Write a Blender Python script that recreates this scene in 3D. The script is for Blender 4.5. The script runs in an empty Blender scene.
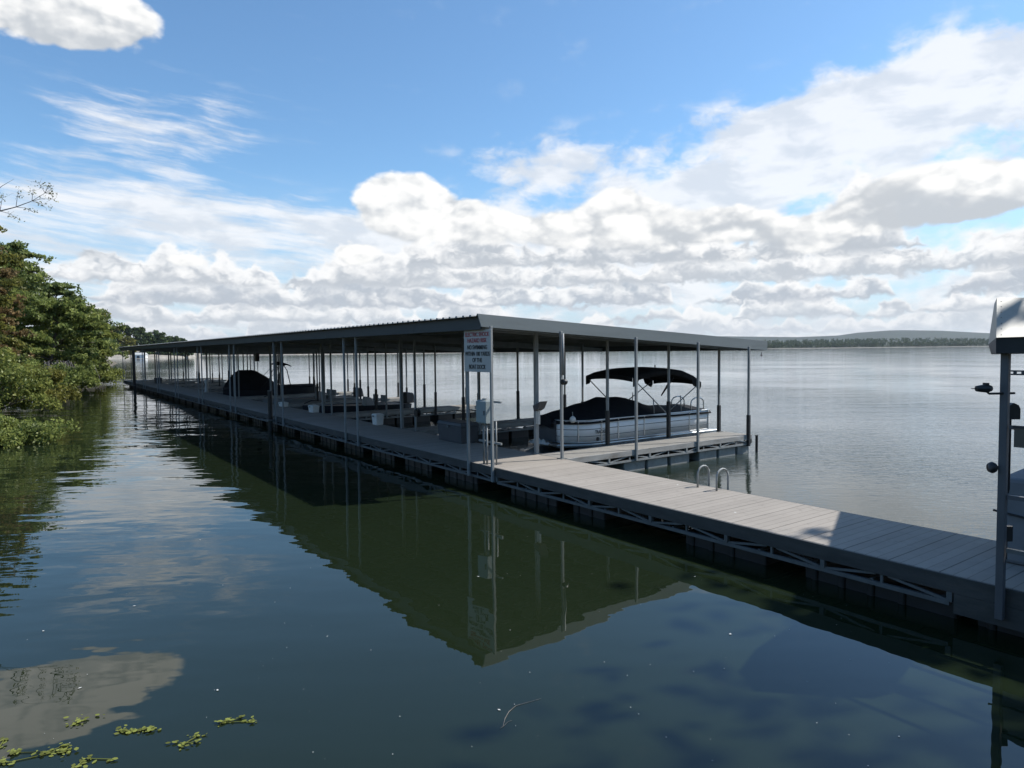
import bpy, math, random
import numpy as np
from mathutils import Vector, Matrix

random.seed(7); rng = np.random.default_rng(11)
scn = bpy.context.scene
C = scn.collection
R = math.radians

# ------------------------------------------------------------------ camera
F_PX, PITCH, ROLL, CAM_H = 682.4, R(2.785), R(-0.619), 3.17
cam = bpy.data.cameras.new('camera'); camo = bpy.data.objects.new('camera', cam); C.objects.link(camo)
cam.sensor_width = 36.0; cam.sensor_fit = 'HORIZONTAL'; cam.lens = 36.0 * F_PX / 1024
cam.clip_start = 0.1; cam.clip_end = 30000
camo.matrix_world = (Matrix.Translation((0, 0, CAM_H)) @ Matrix.Rotation(R(90) - PITCH, 4, 'X') @ Matrix.Rotation(ROLL, 4, 'Z'))
scn.camera = camo

def at(px, py, Y):
    """world point seen at a photo pixel, at distance Y ahead"""
    a, b = px - 512, py - 384
    cr, sr = math.cos(ROLL), math.sin(ROLL)
    cx, cy = a * cr + b * sr, -a * sr + b * cr
    up = -cy / F_PX
    dy, dz = math.cos(PITCH) + up * math.sin(PITCH), -math.sin(PITCH) + up * math.cos(PITCH)
    t = Y / dy
    return Vector((cx / F_PX * t, Y, CAM_H + dz * t))

# dock frame: x along the walkway towards the right, y out to the lake
TH = R(-54.29); DOCK = Matrix.Translation((-0.3913, 15.1364, 0)) @ Matrix.Rotation(TH, 4, 'Z')
ZD = 0.57
BAY, GAP, WW, FR = 7.462, 1.0, 1.94, 2.45
FROWS = [WW, WW + FR, WW + 2 * FR, WW + 3 * FR]
LEN = 67.2

# ------------------------------------------------------------------ helpers
class MB:
    def __init__(s): s.v = []; s.f = []; s.m = []
    def quad(s, a, b, c, d, mi=0):
        n = len(s.v); s.v += [a, b, c, d]; s.f.append((n, n + 1, n + 2, n + 3)); s.m.append(mi)
    def poly(s, pts, mi=0):
        n = len(s.v); s.v += list(pts); s.f.append(tuple(range(n, n + len(pts)))); s.m.append(mi)
    def box(s, x0, x1, y0, y1, z0, z1, mi=0):
        n = len(s.v)
        s.v += [(x0, y0, z0), (x1, y0, z0), (x1, y1, z0), (x0, y1, z0), (x0, y0, z1), (x1, y0, z1), (x1, y1, z1), (x0, y1, z1)]
        for f in ((0, 3, 2, 1), (4, 5, 6, 7), (0, 1, 5, 4), (1, 2, 6, 5), (2, 3, 7, 6), (3, 0, 4, 7)):
            s.f.append(tuple(n + i for i in f)); s.m.append(mi)
        return s
    def hexa(s, p, mi=0):
        """eight corners: bottom four (ccw), top four"""
        n = len(s.v); s.v += [tuple(q) for q in p]
        for f in ((0, 3, 2, 1), (4, 5, 6, 7), (0, 1, 5, 4), (1, 2, 6, 5), (2, 3, 7, 6), (3, 0, 4, 7)):
            s.f.append(tuple(n + i for i in f)); s.m.append(mi)
        return s
    def tube(s, pts, r, n=8, mi=0, close=True):
        pts = [Vector(p) for p in pts]; rr = r if isinstance(r, (list, tuple)) else [r] * len(pts)
        base = len(s.v)
        for i, p in enumerate(pts):
            d = (pts[min(i + 1, len(pts) - 1)] - pts[max(i - 1, 0)]).normalized()
            ref = Vector((0, 0, 1)) if abs(d.z) < 0.9 else Vector((1, 0, 0))
            a = d.cross(ref).normalized(); b = d.cross(a).normalized()
            for k in range(n):
                t = 2 * math.pi * (k + .5) / n
                s.v.append(tuple(p + (a * math.cos(t) + b * math.sin(t)) * rr[i]))
        for i in range(len(pts) - 1):
            for k in range(n):
                k2 = (k + 1) % n
                s.f.append((base + i * n + k, base + i * n + k2, base + (i + 1) * n + k2, base + (i + 1) * n + k)); s.m.append(mi)
        if close:
            s.f.append(tuple(base + k for k in range(n))[::-1]); s.m.append(mi)
            s.f.append(tuple(base + (len(pts) - 1) * n + k for k in range(n))); s.m.append(mi)
        return s
    def bar(s, a, b, w):            # square bar between two points
        return s.tube([a, b], w * .7071, 4)
    def lathe(s, prof, c=(0, 0, 0), n=16, axis='z', mi=0):
        base = len(s.v)
        for (r, h) in prof:
            for k in range(n):
                t = 2 * math.pi * k / n
                p = (r * math.cos(t), r * math.sin(t), h)
                if axis == 'y': p = (p[0], h, p[1])
                if axis == 'x': p = (h, p[0], p[1])
                s.v.append((c[0] + p[0], c[1] + p[1], c[2] + p[2]))
        for i in range(len(prof) - 1):
            for k in range(n):
                k2 = (k + 1) % n
                s.f.append((base + i * n + k, base + i * n + k2, base + (i + 1) * n + k2, base + (i + 1) * n + k)); s.m.append(mi)
        s.f.append(tuple(base + k for k in range(n))[::-1]); s.m.append(mi)
        s.f.append(tuple(base + (len(prof) - 1) * n + k for k in range(n))); s.m.append(mi)
        return s
    def grid(s, fn, nu, nv, mi=0):
        base = len(s.v)
        for i in range(nu + 1):
            for j in range(nv + 1): s.v.append(tuple(fn(i / nu, j / nv)))
        for i in range(nu):
            for j in range(nv):
                a = base + i * (nv + 1) + j
                s.f.append((a, a + 1, a + nv + 2, a + nv + 1)); s.m.append(mi)
        return s
    def build(s, name, mats, parent=None, smooth=False, bevel=0):
        me = bpy.data.meshes.new(name)
        me.from_pydata([tuple(p) for p in s.v], [], s.f)
        if not isinstance(mats, (list, tuple)): mats = [mats]
        for m in mats: me.materials.append(m)
        if len(mats) > 1: me.polygons.foreach_set('material_index', s.m)
        if smooth: me.polygons.foreach_set('use_smooth', [True] * len(me.polygons))
        me.update()
        o = bpy.data.objects.new(name, me); C.objects.link(o)
        if parent: o.parent = parent
        if bevel:
            b = o.modifiers.new('bevel', 'BEVEL'); b.width = bevel; b.segments = 2; b.limit_method = 'ANGLE'; b.angle_limit = R(40)
        return o

def tag(o, label=None, cat=None, group=None, kind=None):
    if label: o['label'] = label
    if cat: o['category'] = cat
    if group: o['group'] = group
    if kind: o['kind'] = kind
    return o

def thing(name, label, cat, loc=(0, 0, 0), group=None, dock=True, rz=0):
    o = bpy.data.objects.new(name, None); C.objects.link(o); o.empty_display_size = .3
    o.matrix_world = (DOCK if dock else Matrix.Identity(4)) @ Matrix.Translation(loc) @ Matrix.Rotation(rz, 4, 'Z')
    return tag(o, label, cat, group)

def on_dock(o, loc=(0, 0, 0), rz=0):
    o.matrix_world = DOCK @ Matrix.Translation(loc) @ Matrix.Rotation(rz, 4, 'Z'); return o

def kids(o): return [c for c in C.objects if c.parent == o]
def copy_tree(o, parent=None):
    c = o.copy(); C.objects.link(c)
    if parent: c.parent = parent
    for ch in kids(o): copy_tree(ch, c)
    return c

# ------------------------------------------------------------------ materials
def new_mat(name):
    m = bpy.data.materials.new(name); m.use_nodes = True
    nt = m.node_tree; return m, nt, nt.nodes['Principled BSDF']

def mat(name, col, rough=.6, metal=0, var=.25, scale=3.0, bump=0, bscale=40, spec=.5, stain=None, stretch=(1, 1, 1)):
    """plain weathered surface: base colour broken up by two octaves of noise"""
    m, nt, p = new_mat(name); L = nt.links
    tc = nt.nodes.new('ShaderNodeTexCoord'); mp = nt.nodes.new('ShaderNodeMapping'); mp.inputs['Scale'].default_value = stretch
    L.new(tc.outputs['Object'], mp.inputs[0])
    n = nt.nodes.new('ShaderNodeTexNoise'); n.inputs['Scale'].default_value = scale; n.inputs['Detail'].default_value = 6; n.inputs['Roughness'].default_value = .65
    L.new(mp.outputs[0], n.inputs['Vector'])
    r = nt.nodes.new('ShaderNodeValToRGB'); L.new(n.outputs['Fac'], r.inputs[0])
    c0 = [max(0, c * (1 - var)) for c in col]; c1 = [min(1, c * (1 + var)) for c in col]
    r.color_ramp.elements[0].position = .3; r.color_ramp.elements[0].color = (*c0, 1)
    r.color_ramp.elements[1].position = .7; r.color_ramp.elements[1].color = (*c1, 1)
    out = r.outputs[0]
    if stain:
        n2 = nt.nodes.new('ShaderNodeTexNoise'); n2.inputs['Scale'].default_value = scale * .6; n2.inputs['Detail'].default_value = 8; n2.inputs['Roughness'].default_value = .75
        L.new(mp.outputs[0], n2.inputs['Vector'])
        mr = nt.nodes.new('ShaderNodeMapRange'); mr.inputs[1].default_value = .55; mr.inputs[2].default_value = .72; L.new(n2.outputs['Fac'], mr.inputs[0])
        mx = nt.nodes.new('ShaderNodeMix'); mx.data_type = 'RGBA'; L.new(mr.outputs[0], mx.inputs[0]); L.new(out, mx.inputs[6]); mx.inputs[7].default_value = (*stain, 1)
        out = mx.outputs[2]
    L.new(out, p.inputs['Base Color'])
    p.inputs['Roughness'].default_value = rough; p.inputs['Metallic'].default_value = metal; p.inputs['Specular IOR Level'].default_value = spec
    if bump:
        n3 = nt.nodes.new('ShaderNodeTexNoise'); n3.inputs['Scale'].default_value = bscale; n3.inputs['Detail'].default_value = 4
        L.new(mp.outputs[0], n3.inputs['Vector'])
        b = nt.nodes.new('ShaderNodeBump'); b.inputs['Strength'].default_value = bump; b.inputs['Distance'].default_value = .01
        L.new(n3.outputs['Fac'], b.inputs['Height']); L.new(b.outputs[0], p.inputs['Normal'])
    return m

def deck_mat(name, along_x, board=.142, base=(.315, .286, .252)):
    """composite deck boards: tone per board, dark gaps, scuffs"""
    m, nt, p = new_mat(name); L = nt.links
    tc = nt.nodes.new('ShaderNodeTexCoord'); sp = nt.nodes.new('ShaderNodeSeparateXYZ'); L.new(tc.outputs['Object'], sp.inputs[0])
    def mth(op, a, b=None):
        n = nt.nodes.new('ShaderNodeMath'); n.operation = op
        for i, q in enumerate((a, b)):
            if q is None: continue
            if isinstance(q, (int, float)): n.inputs[i].default_value = q
            else: L.new(q, n.inputs[i])
        return n.outputs[0]
    ax = sp.outputs['X'] if along_x else sp.outputs['Y']
    q = mth('DIVIDE', ax, board); cell = mth('FLOOR', q); fr = mth('FRACT', q)
    wn = nt.nodes.new('ShaderNodeTexWhiteNoise'); wn.noise_dimensions = '1D'; L.new(cell, wn.inputs['W'])
    q4 = mth('FLOOR', mth('DIVIDE', q, 8)); wn2 = nt.nodes.new('ShaderNodeTexWhiteNoise'); wn2.noise_dimensions = '1D'; L.new(q4, wn2.inputs['W'])
    nz = nt.nodes.new('ShaderNodeTexNoise'); nz.inputs['Scale'].default_value = 1.3; nz.inputs['Detail'].default_value = 7; nz.inputs['Roughness'].default_value = .7
    L.new(tc.outputs['Object'], nz.inputs['Vector'])
    t = mth('ADD', mth('MULTIPLY', wn.outputs['Value'], .10), mth('MULTIPLY', nz.outputs['Fac'], .42))
    t = mth('ADD', t, mth('MULTIPLY', wn2.outputs['Value'], .05))
    t = mth('ADD', t, .70)
    gapm = mth('LESS_THAN', mth('ABSOLUTE', mth('SUBTRACT', fr, .5)), .462)
    # each eighth gap is a panel joint, wider and darker
    f8 = mth('FRACT', mth('DIVIDE', q, 4)); joint = mth('LESS_THAN', mth('ABSOLUTE', mth('SUBTRACT', f8, .5)), .484)
    t = mth('MULTIPLY', t, mth('ADD', mth('MULTIPLY', gapm, .28), .72))
    t = mth('MULTIPLY', t, mth('ADD', mth('MULTIPLY', joint, .38), .62))
    sc_ = nt.nodes.new('ShaderNodeTexNoise'); sc_.inputs['Scale'].default_value = 5.5; sc_.inputs['Detail'].default_value = 9; sc_.inputs['Roughness'].default_value = .8
    L.new(tc.outputs['Object'], sc_.inputs['Vector'])
    sm = nt.nodes.new('ShaderNodeMapRange'); sm.inputs[1].default_value = .56; sm.inputs[2].default_value = .75; sm.inputs[3].default_value = 1; sm.inputs[4].default_value = .62; L.new(sc_.outputs['Fac'], sm.inputs[0])
    t = mth('MULTIPLY', t, sm.outputs[0])
    mx = nt.nodes.new('ShaderNodeVectorMath'); mx.operation = 'SCALE'; mx.inputs[0].default_value = base; L.new(t, mx.inputs['Scale'])
    vo = nt.nodes.new('ShaderNodeTexVoronoi'); vo.inputs['Scale'].default_value = 1.1; vo.inputs['Randomness'].default_value = 1; L.new(tc.outputs['Object'], vo.inputs['Vector'])
    dm = mth('LESS_THAN', mth('ADD', vo.outputs['Distance'], mth('MULTIPLY', sc_.outputs['Fac'], .06)), .052)
    dx = nt.nodes.new('ShaderNodeMix'); dx.data_type = 'RGBA'; L.new(dm, dx.inputs[0]); L.new(mx.outputs[0], dx.inputs[6]); dx.inputs[7].default_value = (.6, .6, .56, 1)
    L.new(dx.outputs[2], p.inputs['Base Color']); p.inputs['Roughness'].default_value = .85; p.inputs['Specular IOR Level'].default_value = .12
    b = nt.nodes.new('ShaderNodeBump'); b.inputs['Strength'].default_value = .6; b.inputs['Distance'].default_value = .006
    L.new(gapm, b.inputs['Height']); L.new(b.outputs[0], p.inputs['Normal'])
    return m

def leaf_mat(name, c0, c1, trans=.42):
    m, nt, p = new_mat(name); L = nt.links
    nt.nodes.remove(p); out = nt.nodes['Material Output']
    at_ = nt.nodes.new('ShaderNodeAttribute'); at_.attribute_name = 'tint'
    mx = nt.nodes.new('ShaderNodeMix'); mx.data_type = 'RGBA'; L.new(at_.outputs['Fac'], mx.inputs[0])
    mx.inputs[6].default_value = (*c0, 1); mx.inputs[7].default_value = (*c1, 1)
    d = nt.nodes.new('ShaderNodeBsdfDiffuse'); t = nt.nodes.new('ShaderNodeBsdfTranslucent'); L.new(mx.outputs[2], d.inputs[0]); L.new(mx.outputs[2], t.inputs[0])
    s = nt.nodes.new('ShaderNodeMixShader'); s.inputs[0].default_value = trans; L.new(d.outputs[0], s.inputs[1]); L.new(t.outputs[0], s.inputs[2])
    g = nt.nodes.new('ShaderNodeBsdfGlossy'); g.inputs['Roughness'].default_value = .38; g.inputs['Color'].default_value = (.9, .92, .85, 1)
    s2 = nt.nodes.new('ShaderNodeMixShader'); s2.inputs[0].default_value = .012; L.new(s.outputs[0], s2.inputs[1]); L.new(g.outputs[0], s2.inputs[2])
    L.new(s2.outputs[0], out.inputs[0]); return m

M = dict(
    galv=mat('galvanised_steel', (.27, .285, .285), .55, .0, .22, 5, spec=.5, stain=(.25, .24, .22), stretch=(1, 1, .4)),
    galv_dark=mat('weathered_steel', (.13, .14, .14), .6, 0, .25, 5, stain=(.12, .11, .1)),
    sleeve=mat('black_plastic', (.02, .021, .022), .5, 0, .2, 4),
    roof=mat('galvalume_sheet', (.2, .215, .22), .7, 0, .18, .8, stretch=(1, .15, 1)),
    fascia=mat('grey_painted_fascia', (.06, .072, .076), .55, 0, .18, .5, spec=.3, stain=(.05, .058, .06), stretch=(.4, 1, 3)),  # same fascia, darkened: the shade on the front is put into the colour
    fascia_end=mat('grey_painted_fascia_end', (.20, .225, .23), .5, 0, .12, .7, spec=.35, stain=(.15, .165, .165), stretch=(1, .4, 3)),  # same fascia, lightened: grazing sun on the end is put into the colour
    purlin=mat('purlin_steel', (.2, .215, .215), .55, 0, .15, 2),
    deck_main=deck_mat('composite_boards', True),
    deck_fing=deck_mat('composite_boards_finger', False, .142, (.27, .26, .24)),
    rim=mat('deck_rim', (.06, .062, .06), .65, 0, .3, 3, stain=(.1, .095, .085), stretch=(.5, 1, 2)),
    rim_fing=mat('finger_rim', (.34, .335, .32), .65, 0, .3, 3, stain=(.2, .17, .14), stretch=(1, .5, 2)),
    float_black=mat('float_black', (.022, .024, .026), .45, 0, .3, 3),
    float_grey=mat('float_grey', (.26, .275, .27), .6, 0, .25, 2.2, stain=(.13, .13, .115)),
    white_panel=mat('pontoon_panel', (.88, .88, .86), .45, 0, .04, 1.5, spec=.5),
    alu=mat('aluminium', (.58, .6, .6), .3, .75, .08, 4),
    canvas=mat('black_canvas', (.014, .015, .018), .85, 0, .3, 5, bump=.5, bscale=6, spec=.2),
    grey_canvas=mat('grey_tarp', (.19, .2, .215), .8, 0, .15, 2, bump=.5, bscale=5),
    blackm=mat('black_metal', (.02, .021, .023), .45, 0, .15, 6),
    darkgrey=mat('dark_grey_plastic', (.075, .078, .085), .55, 0, .12, 4),
    ebox=mat('grey_enamel', (.3, .35, .35), .5, 0, .1, 3),
    white=mat('white_plastic', (.78, .78, .75), .45, 0, .06, 3, stain=(.55, .53, .48)),
    pale=mat('pale_grey_plastic', (.55, .55, .52), .5, 0, .08, 3),
    sign=mat('sign_white', (.52, .5, .47), .55, 0, .05, 4),
    red=mat('sign_red', (.45, .05, .06), .6, 0, .1, 4),
    ink=mat('sign_black', (.02, .02, .022), .6, 0, .1, 4),
    chrome=mat('bright_tube', (.75, .76, .76), .2, .9, .05, 4),
    shelter_roof=mat('pale_roof_metal', (.30, .295, .265), .5, .1, .1, 2.5, stain=(.18, .175, .155)),
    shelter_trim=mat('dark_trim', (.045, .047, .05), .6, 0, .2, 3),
    shelter_post=mat('dark_painted_steel', (.11, .115, .125), .55, 0, .2, 4, stretch=(1, 1, .3)),
    brown=mat('brown_board', (.14, .12, .095), .7, 0, .2, 5),
    bark=mat('bark', (.12, .1, .085), .9, 0, .35, 6, bump=.8, bscale=14),
    twig=mat('grey_twig', (.2, .18, .165), .9, 0, .3, 6),
    soil=mat('bank_soil', (.1, .085, .06), .95, 0, .4, .6, bump=1, bscale=3),
    rock=mat('pale_rock', (.27, .25, .215), .9, 0, .35, .12, stain=(.2, .19, .15)),
    hull=mat('dark_hull', (.04, .045, .055), .25, 0, .1, 2),
    hull_grey=mat('grey_hull', (.25, .26, .27), .3, 0, .1, 2),
    orange=mat('buoy_dark', (.05, .04, .04), .5, 0, .1, 2),
)

# ------------------------------------------------------------------ the sky
SUN_DIR = Vector((.854, .269, 1.0)).normalized()
SUN_EL = math.asin(SUN_DIR.z); SUN_AZ = math.atan2(SUN_DIR.x, SUN_DIR.y)      # azimuth clockwise from +Y
def build_world():
    w = bpy.data.worlds.new('World'); scn.world = w; w.use_nodes = True
    nt = w.node_tree; L = nt.links; N = nt.nodes
    for n in list(N): N.remove(n)
    out = N.new('ShaderNodeOutputWorld')
    class X:
        def __init__(s, k): s.k = k
        def _b(s, op, o, rev=False): return mth(op, o if rev else s, s if rev else o)
        def __add__(s, o): return s._b('ADD', o)
        def __radd__(s, o): return s._b('ADD', o)
        def __sub__(s, o): return s._b('SUBTRACT', o)
        def __rsub__(s, o): return s._b('SUBTRACT', o, True)
        def __mul__(s, o): return s._b('MULTIPLY', o)
        def __rmul__(s, o): return s._b('MULTIPLY', o)
        def __truediv__(s, o): return s._b('DIVIDE', o)
    def put(sock, v):
        if isinstance(v, X): L.new(v.k, sock)
        else: sock.default_value = v
    def mth(op, a, b=None, c=None, clamp=False):
        n = N.new('ShaderNodeMath'); n.operation = op; n.use_clamp = clamp
        for i, q in enumerate((a, b, c)):
            if q is not None: put(n.inputs[i], q)
        return X(n.outputs[0])
    def smooth(v, lo, hi, a=0., b=1.):
        n = N.new('ShaderNodeMapRange'); n.interpolation_type = 'SMOOTHSTEP'
        for i, q in enumerate((v, lo, hi, a, b)): put(n.inputs[i], q)
        return X(n.outputs[0])
    def vec(x, y, z=0.):
        n = N.new('ShaderNodeCombineXYZ')
        for i, q in enumerate((x, y, z)): put(n.inputs[i], q)
        return n.outputs[0]
    def noise(x, y, z, detail=6, rough=.55, lac=2.):
        n = N.new('ShaderNodeTexNoise'); n.noise_dimensions = '2D'; n.inputs['Scale'].default_value = 1; n.inputs['Detail'].default_value = detail
        n.inputs['Roughness'].default_value = rough; n.inputs['Lacunarity'].default_value = lac
        L.new(vec(x + z, y + z * .37), n.inputs['Vector']); return X(n.outputs['Fac'])
    def billow(x, y, z):
        """rounded heads with creases between them"""
        n = N.new('ShaderNodeTexVoronoi'); n.voronoi_dimensions = '2D'; n.feature = 'F1'; n.inputs['Scale'].default_value = 1
        n.inputs['Detail'].default_value = 2.0; n.inputs['Roughness'].default_value = .52; n.inputs['Lacunarity'].default_value = 2.4; n.normalize = True
        L.new(vec(x + z, y + z * .37), n.inputs['Vector']); d = X(n.outputs['Distance'])
        return 1.0 - d * d * 1.6
    def mixc(f, a, b):
        n = N.new('ShaderNodeMix'); n.data_type = 'RGBA'
        put(n.inputs[0], f)
        for i, q in ((6, a), (7, b)):
            if isinstance(q, tuple): n.inputs[i].default_value = (*q, 1)
            else: L.new(q, n.inputs[i])
        return n.outputs[2]
    tc = N.new('ShaderNodeTexCoord'); sp = N.new('ShaderNodeSeparateXYZ'); L.new(tc.outputs['Generated'], sp.inputs[0])
    x, y, z = (X(sp.outputs[i]) for i in range(3))
    A = mth('ARCTAN2', x, y) * 57.2958
    E = mth('ARCSINE', z) * 57.2958
    Ec = mth('MAXIMUM', E, 0.)
    # gentle domain warp
    wA = (noise(A * .16, E * .22, 3.1, 4) - .5) * 5.0
    wE = (noise(A * .16, E * .22, 9.7, 4) - .5) * 2.6
    A1, E1 = A + wA * .55, E + wE * .55
    def blob(a, e, sa, se, amp, tilt=0.):
        da = (A - a) / sa
        de = (E - e - (A - a) * tilt) / se
        r2 = da * da + de * de
        return mth('EXPONENT', r2 * -1.0) * amp
    def total(lst):
        t = blob(*lst[0])
        for b in lst[1:]: t = t + blob(*b)
        return t
    def heights(lst):
        """height inside the nearest cloud heads: +1 near their tops, -1 near their bases"""
        num = den = None
        for b in lst:
            w = blob(*b); h = w * ((E1 - b[1]) / b[3])
            num = h if num is None else num + h; den = w if den is None else den + w
        return num / mth('MAXIMUM', den, .02)
    # --- layer functions: density as a function of a small offset
    A2, E2 = A + wA * .22, E + wE * .22
    def cumulus(dA, dE, sx, sy, seed, cov, th, k=.30, detail=7, bs=1.5):
        a, e = A2 + dA, E2 + dE
        f = noise(a * sx, e * sy, seed, detail, .56)
        v = billow(a * sx * bs, e * sy * bs, seed + 5.3)
        return f * (1 - k) + v * k + cov - th
    def lit(layer_args, o1, o2, w, g1, g2, base, lo, hi):
        """alpha and brightness of one cumulus layer: small relief plus the thickness of cloud towards the sun"""
        d0 = cumulus(0., 0., *layer_args)
        d1 = cumulus(o1[0], o1[1], *layer_args)
        d2 = cumulus(o2[0], o2[1], *layer_args)
        al = smooth(d0, 0., w)
        b = (d0 - d1) * g1 + (d0 - d2) * g2 + base - smooth(d0, .05, .45) * .06
        return al, smooth(b, lo, hi)
    bright = (.80, .80, .80); shade = (.46, .49, .525)
    sky = N.new('ShaderNodeTexSky'); sky.sky_type = 'NISHITA'; sky.sun_disc = False
    sky.sun_elevation = SUN_EL; sky.sun_rotation = SUN_AZ; sky.air_density = 1.0; sky.dust_density = .6; sky.ozone_density = 2.0; sky.altitude = 200
    tint = N.new('ShaderNodeVectorMath'); tint.operation = 'MULTIPLY'; L.new(sky.outputs[0], tint.inputs[0]); tint.inputs[1].default_value = (.098 * 1.0, .098 * 1.29, .098 * 1.42)
    col = mixc(smooth(E, 15., 1., 0., .75), tint.outputs[0], (.47, .57, .68))
    # veil of thin high cloud
    cov_v = total([(-26, 10.4, 13, 2.4, .36, -.04), (-27, 16.4, 7.5, 2.8, .33, .10), (3, 15.2, 7, 2.2, .34, .0), (29, 17.2, 10.5, 2.6, .60, .08), (36, 17.5, 7, 3.5, .35),
                   (19, 16.8, 4.0, 1.5, .36), (14, 12.4, 9, 2.6, .42), (28, 13.0, 12, 2.4, .36), (-6, 9.5, 9, 2.4, .30), (10, 9, 22, 3., .22)])
    cov_v = cov_v + smooth(E, 13., 4., 0., .30)
    rot_a = A * .985 - E * .17; rot_e = A * .10 + E * .985
    streak = noise(rot_a * .10 + wA * .05, rot_e * .85 + wE * .25, 21.4, 7, .62)
    puff = noise(A1 * .22, E1 * .42, 4.4, 7, .58)
    left = smooth(A, -4., -14.)
    vn = streak * (left * .8) + puff * (1.0 - left * .8)
    va = smooth(vn + cov_v, .60, .95)
    va = va * .88 * smooth(cov_v, .02, .2, .22, 1.)
    vg = smooth(noise(A1 * .2, E1 * .55, 14.2, 5, .55), .40, .66)
    vcol = mixc(vg, (.77, .78, .80), (.60, .635, .685))
    col = mixc(va, col, vcol)
    # rows of fair-weather cumulus one behind the other, flat grey bases and lit heads
    wob = (noise(A * .9, E * 1.1, 71.7, 3, .5) - .5) * .9
    def puffs(dA, dE):
        return noise((A2 + dA) * .30, (E2 + dE) * .46, 44.2, 5, .5) * .5 + billow((A2 + dA + wob) * .44, (E2 + dE + wob) * .62, 12.9) * .5
    P0 = puffs(0., 0.); P1 = puffs(.40, .50)
    relief = P0 - P1
    Er = E + (P0 - .66) * smooth(E, 0., 9., .9, 4.6)
    for (base, amp, freq, seed, off, grey) in ((.35, 1.5, .34, 3.3, .56, (.54, .575, .615)), (1.2, 2.0, .25, 17.7, .54, (.47, .51, .56)), (2.3, 2.7, .19, 36.1, .52, (.44, .48, .53)),
                                         (3.7, 3.4, .145, 58.4, .50, (.405, .445, .50)), (5.3, 4.2, .115, 81.9, smooth(A, -20., -8., .26, .52), (.44, .475, .52)), (7.0, 5.6, .095, 127.3, smooth(A, -19., -10., .0, .46), (.42, .455, .50))):
        prof = (noise(A * freq, seed * 3.1, seed, 3, .5) - .5) * 3.1 + off
        top = prof * amp
        al = smooth(Er, top + base, top + (base - amp * .16)) * smooth(E + relief * 2.0, base - .25, base + .18)
        q = (Er - base) / mth('MAXIMUM', top, amp * .25)
        b = smooth(q + relief * 1.9, .0, .85)
        col = mixc(al * .95, col, mixc(b, grey, bright))
    # near cumulus heads
    heads = [(-9.6, 12.2, 4.2, 2.8, .72), (-4.2, 10.8, 4.0, 2.4, .60), (3.0, 9.8, 4.0, 2.1, .56), (9.2, 11.0, 3.6, 2.5, .70), (13.2, 9.2, 3.6, 1.8, .52), (18.3, 9.8, 3.0, 1.9, .60),
             (23, 8.4, 3.4, 1.7, .52), (28.5, 9.9, 4.4, 2.2, .70), (34.4, 10.4, 4.2, 2.5, .74), (-12.9, 7.9, 1.9, 1.0, .56),
             (-32.0, 22.6, 5.6, 2.3, .92), (-38, 24, 6, 3, .5), (-25, 7.0, 3.0, .9, .46), (19.2, 16.6, 2.3, 1.1, .30)]
    cov1 = total(heads); hh = mth('MINIMUM', mth('MAXIMUM', heights(heads), -1.1), 1.1)
    al1, b1 = lit((.10, .16, 71.3, cov1, .98, .45, 8, 1.9), (.45, .7), (1.0, 2.0), .11, 2.2, 1.3, .55, 0., 1.)
    b1 = smooth(b1 + hh * .20, .0, .88)
    al1 = al1 * smooth(cov1, .18, .34)
    col = mixc(al1 * .98, col, mixc(b1, shade, (.84, .835, .82)))
    # whitening of the air right at the horizon
    hz = smooth(E, 3.6, 0., 0., .55)
    col = mixc(hz, col, (.56, .60, .64))
    bg = N.new('ShaderNodeBackground'); L.new(col, bg.inputs[0]); bg.inputs[1].default_value = 1.0
    L.new(bg.outputs[0], out.inputs[0])
build_world()
scn.world.cycles.sampling_method = 'MANUAL'; scn.world.cycles.sample_map_resolution = 512

sun = bpy.data.lights.new('sun', 'SUN'); sun.energy = 4.6; sun.angle = R(.53); sun.color = (1, .955, .89)
so = bpy.data.objects.new('sun', sun); C.objects.link(so)
so.rotation_euler = SUN_DIR.to_track_quat('Z', 'Y').to_euler()

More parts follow.
